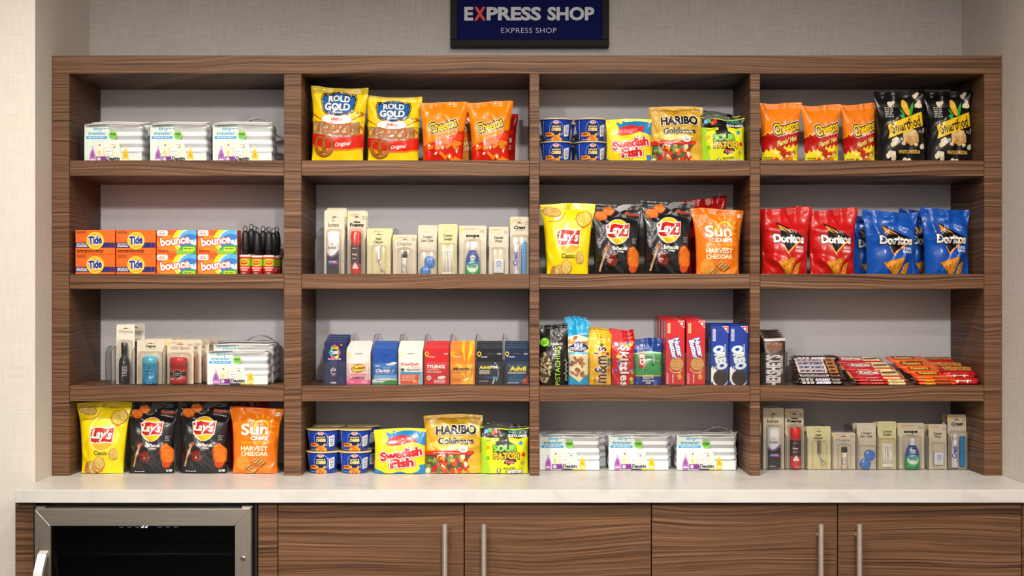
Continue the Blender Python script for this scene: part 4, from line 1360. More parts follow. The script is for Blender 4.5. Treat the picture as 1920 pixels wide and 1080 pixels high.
pouch = Pieces().add(soft_box(KW * .97, KH * .97, KD, 3), [STRIPE]).mesh('pouch')
a = Art(KW, KH, .00003, .0002); d_kit(a)
S_ = lambda x, z: np.stack([x, -KD / 2 - .0025 - .0022 * np.cos(x / KW * math.pi) * np.sin(np.clip(z / KH, 0, 1) * math.pi) - .0006 * np.sin(x * 90 + z * 60), z * .985], 1)
a.finish(.006)
bmv = a.bm
bmv.verts.index_update()
A_ = np.array([v.co[:] for v in bmv.verts]); C_ = S_(A_[:, 0], A_[:, 1])
for v, c in zip(bmv.verts, C_): v.co = Vector((c[0], c[1] - v.co.z, c[2]))
for f in bmv.faces: f.smooth = True
ins = Pieces().add(bmv, a.mats)
b = bmesh.new()                                     # the card's bottom flap wraps the pouch's foot, so the print has a solid edge to hang on
box(b, -KW * .485, KW * .475, -KD / 2 - .0022, -KD / 2 + .002, .0002, KH * .24, .0006)
ins.add(b, [MINT])
insert = ins.mesh('printed_insert')
b = bmesh.new()
tube(b, [(-KW * .46, -KD * .28, KH * .965), (-KW * .2, -KD * .30, KH * .99), (KW * .12, -KD * .28, KH * .985), (KW * .40, -KD * .27, KH * .975), (KW * .49, -KD * .2, KH * 1.0)], .0020, 8)
bmesh.ops.scale(b, vec=(1, 2.2, 1), verts=b.verts[:])
zip_ = Pieces().add(b, [M('#d8d8d6', .5)]).mesh('zipper_flap')
b = bmesh.new()
pts = [(-KW * .06 + t * KW * .5, .004, KH * .985 + .014 * math.sin(t * math.pi)) for t in [k / 14 for k in range(15)]]
for p, q in zip(pts, pts[1:]):
    vs = [b.verts.new(Vector(p) + Vector((0, -.009, 0))), b.verts.new(Vector(q) + Vector((0, -.009, 0))), b.verts.new(Vector(q) + Vector((0, .009, 0))), b.verts.new(Vector(p) + Vector((0, .009, 0)))]
    b.faces.new(vs)
bmesh.ops.remove_doubles(b, verts=b.verts[:], dist=1e-5)
bmesh.ops.solidify(b, geom=b.faces[:], thickness=.0016)
strap = Pieces().add(b, [M('#bfc2c4', .6, noise=.5, nscale=150)]).mesh('carry_strap')
register('kit', 'baby_travel_kit', KW, KH, KD, [('pouch', pouch, []), ('printed_insert', insert, []), ('zipper_flap', zip_, [])])
register('kits', 'baby_travel_kit', KW, KH, KD, [('pouch', pouch, []), ('printed_insert', insert, []), ('zipper_flap', zip_, []), ('carry_strap', strap, [])])
KG = 'striped baby travel kits'


def kit(key, label, x0, x1, yt, base, Y, roll=0.0, yaw=0.0, cut=.0):
    W, H = X(x1, Y) - X(x0, Y), Z(yt, Y) - base
    put(key, label, 'travel kit', KG, (X(x0, Y) + X(x1, Y)) / 2, Y + KD / 2, base + .0006, W / KW, 1, H / KH, 0, roll, yaw)


for base, shelf, Y, xs, yt in ((ZS[0], 'top shelf', .024, ((158, 270), (281, 390), (398, 512)), 233), (ZCT, 'worktop', .11, ((1011, 1127), (1140, 1256), (1267, 1382)), 814)):
    for i, (x0, x1) in enumerate(xs):
        w = ('beside the upright', 'in the middle', 'at the free end')[i]
        kit('kit', f'grey striped baby travel kit {w} on the {shelf}', x0, x1, yt, base, Y, yaw=(-1, 0, 1)[i])
        kit('kits' if i == 2 else 'kit', f'grey striped baby kit behind the one {w} on the {shelf}', x0 + (12, 5, 2)[i], x1 + (12, 5, 2)[i], yt - 3, base, Y + .0745, yaw=(2, -2, 0)[i])
kit('kit', 'grey striped baby travel kit in front on the third shelf, beside the deodorants', 388, 505, 657, ZS[2], .035)
kit('kit', 'grey striped baby travel kit on the third shelf, behind the front kit', 400, 515, 645, ZS[2], .107, yaw=1)
kit('kits', 'grey striped baby travel kit at the back of the third shelf', 404, 520, 640, ZS[2], .182, yaw=-2)

# ------------------------------------------------------------------ carded travel-size goods
TAN, TAN2, TAN3 = P_('#d9cdb6'), P_('#d3c9b0'), P_('#d8cf9f')
CHROME = M('#c8c8cc', .2, 1.0)


def cyl(prof, n=24, x=0.0, y=0.0, mat=None):
    b = bmesh.new(); lathe(b, prof, n, x, y, mat=mat); return b


def card_mesh(W, H, col, draw, t=.0006):
    b = bmesh.new(); r = .004; P = []
    for X0, Z0, st in ((W / 2 - r, H - r, 0), (-W / 2 + r, H - r, 90)):
        for k in range(4): an = math.radians(st + 30 * k); P.append((X0 + r * math.cos(an), Z0 + r * math.sin(an)))
    P += [(-W / 2, 0), (W / 2, 0)]
    f = [b.verts.new((x, 0, z)) for x, z in P]; k_ = [b.verts.new((x, t, z)) for x, z in P]
    b.faces.new(f[::-1]); b.faces.new(k_)
    for i in range(len(P)): b.faces.new((f[i], f[(i + 1) % len(P)], k_[(i + 1) % len(P)], k_[i]))
    bmesh.ops.recalc_face_normals(b, faces=b.faces[:])
    a = Art(W, H, .00001, .00003); draw(a)
    return Pieces().add(b, [col]).art(a, FR(0)).mesh('backing_card')


def bubble_mesh(w, h, d, z0, x=0.0):
    b = bmesh.new(); box(b, x - w / 2, x + w / 2, -d, -.0002, z0, z0 + h)
    bmesh.ops.bevel(b, geom=[e for e in b.edges if not all(abs(v.co.y + .0002) < 1e-6 for v in e.verts)], offset=min(w, h, d) * .28, segments=3, affect='EDGES', profile=.5)
    bmesh.ops.delete(b, geom=[f for f in b.faces if all(abs(v.co.y + .0002) < 1e-6 for v in f.verts)], context='FACES')
    for f in b.faces: f.smooth = True
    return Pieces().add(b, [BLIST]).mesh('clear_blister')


def hang(a, y, dark='#5a5040'):
    m = P_(dark); a.poly([(34, y + 1.1), (40, y + 1.1), (46, y + .2), (50, y - 1.2), (54, y + .2), (60, y + 1.1), (66, y + 1.1), (64, y + 2), (36, y + 2)], m)


def corner(a, price=True):
    a.poly([(3, 6), (10, 3), (14, 6), (13, 12), (7, 15), (4, 12)], P_('#f0cf5a')); a.micro(16, 5, 62, 9, 2, P_('#d08a70'), 2)
    if price: a.micro(78, 8, 96, 14, 3, P_('#8a8272'), 3)


CARDS = {}


def card_kind(key, wpx, hpx, col, draw, goods, bub, d):
    """goods: (part name, mesh, subs) standing in front of the card; bub: (w, h, z0, x) of the clear blister"""
    W, H = pxw(wpx), pxw(hpx)
    parts = [('backing_card', card_mesh(W, H, col, draw), [])] + goods(W, H) + [('clear_blister', bubble_mesh(bub[0] * W, bub[1] * H, d, bub[2] * H, bub[3] * W), [])]
    register(key, CARDS[key], W, H, d, parts)


CARDS.update(pad='carded_pad_pack', foam='carded_shaving_foam', clip='carded_nail_clipper', balm='carded_lip_balm', lens='carded_lens_case', swab='carded_cotton_swabs', wash='carded_mouthwash', floss='carded_dental_floss',
             tooth='carded_toothpaste_set', spray='carded_hair_spray', stick='carded_blue_deodorant', deo='carded_red_deodorant')


def at(W, H, f): return lambda z: f


# pads
def d_(a): hang(a, 9); a.text('U.', 46, 14, 14, 5.4, K_, .01); a.text('kotex', 47, 21.3, 54, 6.6, K_, .01)
def g_(W, H):
    w, h, dd = W * .61, H * .665, .016
    a = Art(w, h, .00001, .00003)
    a.poly([(0, 48), (30, 55), (60, 52), (100, 40), (100, 100), (0, 100)], P_('#7a5a9a')); a.poly([(0, 54), (35, 59), (65, 56), (100, 48), (100, 100), (0, 100)], K_)
    a.rect(14, 65, 46, 73, P_('#3f4fb0')); a.poly([(46, 65), (84, 65), (92, 73), (46, 73)], P_('#a03aa0')); a.micro(20, 67, 78, 71, 1, W_, 2); a.text('U.', 46, 29, 20, 5.5, K_, .01); a.text('kotex', 46, 36, 64, 7, K_, .01); a.micro(8, 95, 60, 98, 1, W_, 3)
    return [('pad_pouch', Pieces().add(soft_box(w, h, dd, 5, .0006), [P_('#f0eef0')]).art(a, FR(-dd / 2 - .0007)).mesh('pad_pouch'), [])]
def shift(gs, dy, dx=0.0, dz=0.0):
    for n_, me, subs in gs:
        for m_ in [me] + [s[1] for s in subs]: m_.transform(Matrix.Translation((dx, dy, dz)))
    return gs
card_kind('pad', 40, 118, TAN, d_, lambda W, H: shift(g_(W, H), -.0095, -.0015, .004), (.74, .72, .005, 0), .021)


# shaving foam can
def d_(a): corner(a); hang(a, 8); a.text('Gillette', 51, 16.5, 38, 3.4, K_, .06, shear=.2); a.text('Foamy', 52, 21.5, 78, 6.8, K_, .07)
def g_(W, H):
    R, h = pxw(20) / 2, pxw(80)
    a = Art(math.pi * R * 1.1, h * .70, .00001, .0001)
    a.rect(0, 0, 100, 57, P_('#1b1d2a')); a.micro(30, 9, 60, 12, 1, W_, 2); a.text('Foamy', 44, 29, 30, 8, W_, .03); a.micro(30, 40, 54, 44, 1, W_, 4)
    a.poly([(48, 52), (62, 66), (66, 72), (30, 72), (34, 66)], P_('#eceae6')); a.rect(0, 97, 100, 99, P_('#b8141c')); a.micro(44, 92, 80, 96, 1, W_, 5)
    b = cyl([(R * .93, 0), (R, .0015), (R, h * .70), (R * .96, h * .705)], 28)
    can = Pieces().add(b, [gloss('#d5202a')]).add(wrap(a, lambda z: R), a.mats).mesh('spray_can')
    cap = Pieces().add(cyl([(R * .98, h * .70), (R * .98, h * .97), (R * .9, h), (R * .4, h * 1.005)], 28), [gloss('#e8271f')]).mesh('can_cap')
    return shift([('spray_can', can, [('can_cap', cap)])], -R - .001, 0, .001)
card_kind('foam', 36, 117, TAN, d_, g_, (.72, .74, .005, 0), .032)


# nail clipper
def d_(a): hang(a, 11); a.micro(30, 6, 64, 8, 1, P_('#6a6048'), 2); a.text('Nail', 48, 21, 24, 6, K_, .035, shear=.12); a.text('Clipper', 48, 28, 42, 6.5, K_, .035, shear=.12)
def g_(W, H):
    b = bmesh.new(); h = pxw(26)
    for y, x0, x1 in ((-.004, -.0045, .0035), (-.007, -.0035, .0045)):
        box(b, x0, x1, y - .0014, y, H * .36, H * .36 + h, .0006)
    box(b, -.003, .003, -.0105, -.009, H * .37, H * .36 + h * .8, .0005); tube(b, [(0, -.0105, H * .36 + h * .82), (0, -.003, H * .36 + h * .82)], .0016, 10)
    lever = Pieces().add(b, [CHROME]).mesh('clipper')
    b = bmesh.new()
    for k in range(7):
        cx, cz = .0015 + .0012 * k, H * .34 - .0034 * k
        tube(b, [(cx + .0022 * math.cos(t), -.005 - (.001 if k % 2 else 0), cz + .0028 * math.sin(t)) for t in [j * math.pi / 5 for j in range(10)]], .0006, 6, closed=True)
    tube(b, [(.010 + .0055 * math.cos(t), -.005, H * .105 + .0055 * math.sin(t) + .004) for t in [j * math.pi / 8 for j in range(16)]], .0009, 6, closed=True)
    return [('clipper', lever, [('key_chain', Pieces().add(b, [CHROME]).mesh('key_chain'))])]
card_kind('clip', 46.5, 84, TAN3, d_, g_, (.60, .66, .01, 0), .014)


# lip balm
def d_(a): corner(a); hang(a, 10); a.text('ChapIce', 48, 22, 60, 10, K_, .0); a.micro(36, 29, 64, 31, 1, P_('#6a6048'), 4)
def g_(W, H):
    R, h = pxw(11.5) / 2, pxw(44)
    a = Art(math.pi * R, h * .76, .00001, .0001); y_ = P_('#f0d03a')
    for k in range(3): a.rect(6, 6 + 32 * k, 36, 20 + 32 * k, y_)
    a.rrect(10, 26, 62, 76, K_, 20); a.text('CHAP ICE', 40, 51, 100, 22, W_, .05, rot=90); a.rect(72, 8, 78, 92, P_('#5a5a8a')); a.rect(6, 84, 94, 90, y_)
    tube_ = Pieces().add(cyl([(R, 0), (R, h * .76)], 24), [gloss('#f2f0ea')]).add(wrap(a, lambda z: R), a.mats).mesh('balm_tube')
    cap = Pieces().add(cyl([(R * 1.02, h * .76), (R * 1.02, h * .98), (R * .9, h)], 24), [gloss('#1d1b2a')]).mesh('tube_cap')
    return shift([('balm_tube', tube_, [('tube_cap', cap)])], -R - .001)
card_kind('balm', 47.5, 72, TAN, d_, g_, (.56, .70, .005, 0), .021)


# lens case
def d_(a): hang(a, 12, '#bfb294'); a.text('Contact', 50, 22, 54, 5.5, K_, .03, shear=.15); a.text('Lens Case', 48, 28.5, 66, 5.5, K_, .03, shear=.15)
def g_(W, H):
    R = pxw(20.5) / 2
    b = bmesh.new(); c1, c2 = (W * .12, H * .31), (-W * .10, H * .09 + .004)
    rot = lambda c: Matrix.Translation((c[0], -.001, c[1])) @ Matrix.Rotation(math.pi / 2, 4, 'X')
    tray = bmesh.new()
    for c in (c1, c2): lathe(tray, [(R * .98, 0), (R * .98, .006)], 28, mat=rot(c))
    d = Vector((c2[0] - c1[0], 0, c2[1] - c1[1])); n = Vector((-d.z, 0, d.x)).normalized() * R * .8
    q = [Vector((c1[0], 0, c1[1])) + n, Vector((c1[0], 0, c1[1])) - n, Vector((c2[0], 0, c2[1])) - n, Vector((c2[0], 0, c2[1])) + n]
    f = [tray.verts.new(v + Vector((0, -.004, 0))) for v in q]; k = [tray.verts.new(v + Vector((0, -.001, 0))) for v in q]
    tray.faces.new(f); tray.faces.new(k[::-1])
    for i in range(4): tray.faces.new((f[i], k[i], k[(i + 1) % 4], f[(i + 1) % 4]))
    parts = [('case_tray', Pieces().add(tray, [gloss('#c9cfdd')]).mesh('case_tray'), [])]
    for c in (c1, c2):
        lathe_b = bmesh.new(); lathe(lathe_b, [(R, .005), (R, .010), (R * .93, .0112), (R * .3, .0115)], 28, mat=rot(c))
        box(lathe_b, c[0] - .0004, c[0] + .0004, -.0130, -.0122, c[1] - R * .5, c[1] + R * .5)
        parts.append(('screw_cap', Pieces().add(lathe_b, [gloss('#2f78d2')]).mesh('screw_cap'), []))
    return parts
card_kind('lens', 37, 90, TAN, d_, g_, (.82, .52, .01, 0), .017)


# cotton swabs
def d_(a): hang(a, 12, '#c9b98a'); a.text('Cotton', 52, 21, 48, 5.5, K_, .03, shear=.15); a.text('Swabs', 52, 27.5, 44, 5.5, K_, .03, shear=.15)
def g_(W, H):
    out = []; rg = random.Random(3)
    for k in range(13):
        x0, x1 = (k - 6) * .0021 + rg.uniform(-.001, .001), (k - 6) * .0018 + rg.uniform(-.004, .004); y = -.003 - (k % 3) * .003; zt = H * .53 + rg.uniform(-.002, .002); zb = .006 + rg.uniform(0, .002)
        b = bmesh.new(); tube(b, [(x0, y, zt), (x1, y, zb)], .0014, 8)
        for x, z, s in ((x0, zt, -1), (x1, zb, 1)):
            t = bmesh.new(); bmesh.ops.create_icosphere(t, subdivisions=2, radius=1); join(b, t, 0, Matrix.Translation((x, y, z + .003 * s)) @ Matrix.Diagonal((.0024, .0024, .0048, 1)))
        out.append(('cotton_swab', Pieces().add(b, [M('#f6f3ec', .8)]).mesh('cotton_swab'), []))
    return out
card_kind('swab', 37, 92, TAN3, d_, g_, (.84, .64, .01, 0), .015)


# mouthwash
def d_(a): corner(a); hang(a, 11, '#c9bfa6'); a.text('scope', 50, 20.5, 50, 7, K_, .06); a.text('.', 77, 22, 2, 1.5, K_, .05); a.micro(36, 27, 64, 28.5, 1, P_('#6a6048'), 4)
def g_(W, H):
    h = pxw(46); w = pxw(29)
    pr = [(.78, 0), (1.0, .04), (1.0, .30), (.96, .55), (.80, .80), (.58, .94), (.46, 1.0)]
    b = cyl([(w / 2 * r, h * z) for r, z in pr], 32); bmesh.ops.scale(b, vec=(1, .55, 1), verts=b.verts[:])
    for f in b.faces:
        f.material_index = 1 if f.calc_center_median().z > h * .50 else 0
    bo = Pieces().add(b, [gloss('#18a05c'), gloss('#1d4a9e')])
    a = Art(w * .9, h, .00001, .0002); a.ell(50, 62, 46, 24, P_('#2fb870')); a.ell(50, 61, 42, 19, P_('#d8efe2')); a.text('scope', 50, 60, 62, 15, P_('#1d8f58'), .06); a.rect(24, 74, 76, 78, W_); a.ell(52, 26, 20, 8, W_); a.text('Crest', 52, 26, 34, 8, P_('#1d4a9e'), .04, shear=.2); a.micro(46, 84, 58, 90, 2, W_, 3); a.poly([(0, 44), (30, 48), (70, 44), (100, 40), (100, 50), (60, 52), (0, 54)], P_('#3f7fc0'))
    a.finish(.004)
    for v in a.bm.verts:
        z_ = v.co.y / h; rr = np.interp(z_, [p[1] for p in pr], [p[0] for p in pr]) * w / 2; u = min(1, abs(v.co.x) / max(rr, 1e-4)); v.co = Vector((max(-rr, min(rr, v.co.x)), -(rr * .55) * math.sqrt(max(0, 1 - u * u)) - v.co.z, v.co.y))
    bo.add(a.bm, a.mats)
    cb = cyl([(.0088, h), (.0092, h + .001), (.0092, h + pxw(13)), (.0085, h + pxw(14))], 24)
    return shift([('mouthwash_bottle', bo.mesh('mouthwash_bottle'), [('bottle_cap', Pieces().add(cb, [gloss('#e6eaf2')]).mesh('bottle_cap'))])], -.0125, 0, .001)
card_kind('wash', 53, 89, TAN, d_, g_, (.64, .74, .005, 0), .024)


# dental floss
def d_(a): corner(a); hang(a, 12, '#c9b98a'); a.text('Dental', 50, 21, 46, 5.5, K_, .03, shear=.15); a.text('Floss', 50, 27.5, 36, 5.5, K_, .03, shear=.15); a.line([(38, 96), (50, 88), (62, 96)], 1.5, TAN2); a.line([(38, 88), (50, 96), (62, 88)], 1.5, TAN2)
def g_(W, H):
    w, h = pxw(20), pxw(24); a = Art(w, h, .00001, .00003); a.ell(52, 28, 26, 12, P_('#3a68b0')); a.ell(52, 28, 20, 7, P_('#e0e6f0')); a.micro(38, 26, 66, 31, 1, P_('#2a58a0'), 2); a.micro(22, 44, 82, 62, 3, P_('#3a68b0'), 3); a.micro(18, 72, 86, 76, 1, P_('#6a7aa0'), 5); a.micro(36, 88, 64, 92, 1, P_('#6a7aa0'), 6)
    b = bmbox(-w / 2, w / 2, -.013, -.001, H * .10, H * .10 + h, .002, 2)
    return [('floss_box', Pieces().add(b, [P_('#dfe4ec')]).art(a, FR(-.013, 0, H * .10)).mesh('floss_box'), [])]
card_kind('floss', 39, 87, TAN, d_, g_, (.66, .58, .02, 0), .016)


# toothpaste and brush
def d_(a): corner(a); hang(a, 9); a.text('Crest', 52, 17.5, 64, 6, K_, .06, shear=.2); a.micro(28, 22, 74, 24, 1, P_('#8a6a50'), 4)
def g_(W, H):
    h = pxw(66); r = pxw(13) / 2; x = -W * .16
    pr = [(1.15, .35, 0), (1.12, .5, .08), (1.0, .9, .55), (.95, .95, .80), (.55, .55, .86)]
    b = bmesh.new(); rings = []
    for sx, sy, z in pr: rings.append([b.verts.new((x + r * sx * math.cos(t), -.009 + r * sy * math.sin(t), .004 + h * z)) for t in [k * 2 * math.pi / 20 for k in range(20)]])
    for p, q in zip(rings, rings[1:]):
        for k in range(20): f = b.faces.new((p[k], p[(k + 1) % 20], q[(k + 1) % 20], q[k])); f.smooth = True
    b.faces.new(rings[0][::-1]); b.faces.new(rings[-1])
    a = Art(r * 2, h * .8, .00001, .0004); a.text('Crest', 30, 42, 190, 16, P_('#3a5ab0'), .05, rot=90, shear=.2); a.rect(62, 20, 72, 80, P_('#b06a9a')); a.ring(40, 70, 24, 22, 6, P_('#2a3a8a'), a0=150, a1=260); a.circ(68, 14, 8, P_('#c83040')); a.micro(80, 20, 96, 90, 14, P_('#9a94b4'), 3)
    a.finish(.004)
    for v in a.bm.verts: v.co = Vector((x + v.co.x, -v.co.z + .0004 - .009 - r * np.interp(v.co.y / h, [p[2] for p in pr], [p[1] for p in pr]) * math.sqrt(max(0, 1 - (v.co.x / r) ** 2 * .9)) - .0006, .004 + v.co.y))
    t_ = Pieces().add(b, [gloss('#ece9f0')]).add(a.bm, a.mats).mesh('toothpaste_tube')
    cap = Pieces().add(cyl([(r * .62, .004 + h * .86), (r * .66, .004 + h * .9), (r * .55, .004 + h), (r * .3, .0045 + h)], 20, x, -.009), [gloss('#f2f0f2')]).mesh('tube_cap')
    b = bmesh.new(); x2 = W * .24; hb = pxw(60)
    box(b, x2 - pxw(5.4), x2 + pxw(5.4), -.014, -.003, .006, .006 + hb, .003, 0, 2)
    for k in range(8): box(b, x2 - .005 + (.007 if k > 3 else 0), x2 - .0035 + (.007 if k > 3 else 0), -.0143, -.0138, .006 + hb * (.58 + .09 * (k % 4)), .006 + hb * (.62 + .09 * (k % 4)), 0, 1)
    brush = Pieces().add(b, [gloss('#1a86c4'), gloss('#7fc8ea')]).mesh('brush_case')
    return [('toothpaste_tube', t_, [('tube_cap', cap)]), ('brush_case', brush, [])]
card_kind('tooth', 37.5, 106, TAN, d_, g_, (.92, .70, .005, .02), .022)


# hair spray
def d_(a): hang(a, 6); a.ring(50, 12.5, 42, 4.6, 1, P_('#9a8e74')); a.text('TRESemme', 50, 12.3, 76, 4.6, K_, .0)
def g_(W, H):
    R, h = pxw(21.5) / 2, pxw(80)
    pr = [(R * .95, 0), (R, .002), (R, h * .50), (R * .9, h * .58), (R * .56, h * .66), (R * .56, h * .70)]
    a = Art(R * 2.6, h * .5, .00001, .0001); a.text('TRES', 62, 42, 76, 26, P_('#c8c8d0'), .02, rot=90); a.micro(40, 12, 50, 90, 16, P_('#6a6a74'), 4); a.circ(20, 70, 4, P_('#4a8a3a'))
    bo = Pieces().add(cyl(pr, 28), [gloss('#15161f')]).add(wrap(a, lambda z: R), a.mats).mesh('spray_bottle')
    cap = Pieces().add(cyl([(R * .58, h * .70), (R * .58, h * .97), (R * .5, h), (R * .2, h)], 24), [gloss('#1a1b22')]).mesh('bottle_cap')
    return shift([('spray_bottle', bo, [('bottle_cap', cap)])], -R - .001, .0015, .002)
card_kind('spray', 37, 117, P_('#e2dccd'), d_, g_, (.74, .74, .005, .03), .034)


def oval(prof, sy, n=32):
    b = cyl(prof, n); bmesh.ops.scale(b, vec=(1, sy, 1), verts=b.verts[:]); return b


def ovalwrap(a, R, sy):
    bm_ = wrap(a, R)
    for v in bm_.verts: v.co.y = v.co.y * sy - .0002
    return bm_


# blue deodorant stick
def d_(a): hang(a, 7.5); a.text('Degree', 50, 15, 36, 7, K_, .05); a.micro(32, 20, 72, 22, 1, P_('#6a6048'), 3)
def g_(W, H):
    R, h = pxw(31.5) / 2, pxw(54)
    a = Art(R * 2.4, h * .66, .00001, .0001); k = P_('#12386a'); a.text('Degree', 50, 34, 46, 13, k, .05); a.line([(46, 22), (53, 8)], 3, k); a.micro(30, 48, 66, 54, 1, P_('#2a6aa0'), 4); a.rrect(36, 76, 66, 104, P_('#3fa8d4'), 14); a.rect(44, 80, 57, 100, P_('#2a8fc0'))
    bo = Pieces().add(oval([(R * .97, 0), (R, .002), (R * .98, h * .66)], .6), [gloss('#1f93c6')]).add(ovalwrap(a, lambda z: R, .6), a.mats).mesh('deodorant_stick')
    cap = Pieces().add(oval([(R * 1.01, h * .66), (R * 1.02, h * .80), (R * .98, h * .91), (R * .8, h * .98), (R * .4, h)], .6), [gloss('#57bfe2')]).mesh('stick_cap')
    return shift([('deodorant_stick', bo, [('stick_cap', cap)])], -R * .6 - .001, .002, .001)
card_kind('stick', 58, 85, TAN, d_, g_, (.82, .74, .005, .02), .03)


# red deodorant stick
def d_(a): corner(a); hang(a, 8); a.text('Old Spice', 50, 18.5, 68, 9.5, K_, .0, shear=.3); a.circ(88, 21, .8, K_)
def g_(W, H):
    R, h = pxw(36) / 2, pxw(52)
    a = Art(R * 2.4, h * .62, .00001, .0001); k = P_('#141010'); a.rect(0, 24, 100, 50, k); a.rect(0, 24, 100, 27, P_('#c89a3a')); a.circ(50, 40, 20, P_('#d8cfc0')); a.circ(50, 40, 18.5, k); a.text('Old Spice', 50, 38, 26, 8, W_, .04); a.micro(40, 48, 60, 52, 1, W_, 3); a.text('3', 82, 20, 6, 14, P_('#e0b060'), .03); a.micro(14, 66, 38, 78, 2, W_, 4); a.micro(70, 56, 92, 76, 3, P_('#e0a080'), 5)
    bo = Pieces().add(oval([(R * .97, 0), (R, .002), (R * .98, h * .62)], .6), [gloss('#b8141c')]).add(ovalwrap(a, lambda z: R, .6), a.mats).mesh('deodorant_stick')
    cap = Pieces().add(oval([(R * 1.01, h * .62), (R * 1.0, h * .90), (R * .93, h * .98), (R * .5, h)], .6), [gloss('#cf1c22')]).mesh('stick_cap')
    return shift([('deodorant_stick', bo, [('stick_cap', cap)])], -R * .6 - .001, -.001, .001)
card_kind('deo', 55, 85, TAN, d_, g_, (.82, .72, .005, 0), .034)

CG = {'pad': 'white and black pad pouch', 'foam': 'red shaving foam can', 'clip': 'chrome nail clipper', 'balm': 'lip balm stick', 'lens': 'blue contact lens case', 'swab': 'white cotton swabs', 'wash': 'green mouthwash bottle', 'floss': 'small white floss box',
      'tooth': 'toothpaste tube and blue brush case', 'spray': 'black hair spray bottle', 'stick': 'blue deodorant stick', 'deo': 'red deodorant stick'}


def cards(key, shelf, base, x0, x1, yt, Y, n=2, pitch=.045, dx=0.0, rise=0.0, x_off=None):
    k = KIND[key]
    for i in range(n):
        y = Y + k['T'] + pitch * i + .001
        W, H = X(x1, Y) - X(x0, Y), Z(yt, y) - base
        lab = f'tan card with {CG[key]}, {shelf}, ' + ('front of its slot' if i == 0 else f'{ORD[i]} in its slot')
        put(key, lab, 'carded product', 'carded ' + CG[key] + 's', (X(x0, Y) + X(x1, Y)) / 2 + dx * i, y, base + .0008, W / k['W'] * .965, 1, H / k['H'] * (1 + rise * i), lean=1.0)


for base, shelf, Y, spec in ((ZS[1], 'second shelf', .026, (('pad', 605, 644.5, 395), ('foam', 648, 684, 396), ('clip', 686, 733, 429), ('balm', 734.5, 781, 441), ('lens', 782.5, 819, 423), ('swab', 820.5, 857, 421), ('wash', 859.5, 912, 424), ('floss', 916, 954, 426), ('tooth', 956, 992, 407))),
                             (ZCT, 'worktop', .112, (('pad', 1433.5, 1474, 766), ('foam', 1476, 1513, 767), ('clip', 1514.5, 1561, 800), ('balm', 1562.5, 1608.5, 812), ('lens', 1609.5, 1646.5, 794), ('swab', 1648, 1684.5, 791), ('wash', 1687, 1739.5, 794), ('floss', 1744.5, 1779.5, 796), ('tooth', 1782, 1818.5, 778)))):
    for key, x0, x1, yt in spec:
        cards(key, shelf, base, x0, x1, yt, Y, 2 if Y < .1 else 2, .05 if Y < .1 else .045, 0, .035 if key == 'pad' else 0)
cards('spray', 'third shelf', ZS[2], 210, 246, 609, .028, 2, .06, .010, .015)
cards('stick', 'third shelf', ZS[2], 249.5, 303.5, 638, .028, 4, .042, .0105, .025)
cards('deo', 'third shelf', ZS[2], 305.8, 358, 639, .030, 5, .040, .0112, .018)


# ------------------------------------------------------------------ clear acrylic organiser trays with black-edged dividers
def tray(label, base, x0, x1, Yf, divs, zf, zt, depth, tops=None, zfr=None):
    """x0..x1 pixels at the front, divider positions in pixels; zf front height, zt divider height at the rear"""
    xa, xb = X(x0, Yf), X(x1, Yf)
    for p_, q_ in zip(STI, STI[1:]):
        if p_[1] - .02 < (xa + xb) / 2 < q_[0]: xa, xb = max(xa, p_[1] + .001), min(xb, q_[0] - .001)
    xm = (xa + xb) / 2
    t = thing('display_tray', label, 'tray', (xm, Yf, base + .0002), 'clear acrylic display trays')
    b = bmesh.new(); box(b, xa - xm, xb - xm, 0, .0015, 0, zfr or zf)
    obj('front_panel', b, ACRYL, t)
    for x in [xa + .001] + [X(d, Yf) for d in divs]:
        xx = x - xm; w = .0008
        prof = [(.0018, 0), (.0018, zf), (depth * .45, zt), (depth, zt), (depth, 0)]
        b = bmesh.new()
        f = [b.verts.new((xx - w / 2, y, z)) for y, z in prof]; k = [b.verts.new((xx + w / 2, y, z)) for y, z in prof]
        b.faces.new(f); b.faces.new(k[::-1])
        for i in range(5): b.faces.new((f[i], k[i], k[(i + 1) % 5], f[(i + 1) % 5]))
        bmesh.ops.recalc_face_normals(b, faces=b.faces[:])
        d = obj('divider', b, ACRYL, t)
        b = bmesh.new(); tube(b, [(xx, .0018, .0005), (xx, .0018, zf), (xx, depth * .45, zt), (xx, depth, zt)], .0007, 6)
        e = obj('black_edge', b, BLACK, d); e['label'] = 'black edge strip'
    return t


tray('clear tray holding the tan hang cards on the second shelf', ZS[1], 590, 992.5, .022, (646.2, 685, 733.7, 781.6, 819.5, 858, 913.5, 955), Z(449, .022) - ZS[1], Z(428, .12) - ZS[1], .235)
tray('clear tray holding the tan hang cards on the worktop', ZCT, 1422.5 + 5, 1822, .108, (1475, 1513.6, 1561.6, 1609, 1647.2, 1685.8, 1741.5, 1781.6), Z(820, .108) - ZCT, Z(799, .2) - ZCT, .15)
tray('clear tray holding the deodorant cards on the third shelf', ZS[2], 197, 359, .024, (208, 247.6, 304.6), Z(662, .024) - ZS[2], Z(650, .05) - ZS[2], .058)

# ------------------------------------------------------------------ medicine cards
MW, MH = pxw(45.5), pxw(70)


def pin(a, c='#f0c62e', fill=None):
    a.ring(11, 16.5, 6.5, 5.2, 3.2, P_(c)); a.poly([(7, 21), (15, 21), (11, 26)], P_(c)); a.micro(18, 24, 44, 28, 1, W_, 2)
    a.micro(80, 15, 96, 19, 2, P_('#e8e4dc'), 3); a.rrect(36, 15.5, 66, 17.2, P_('#55504a'), 50)


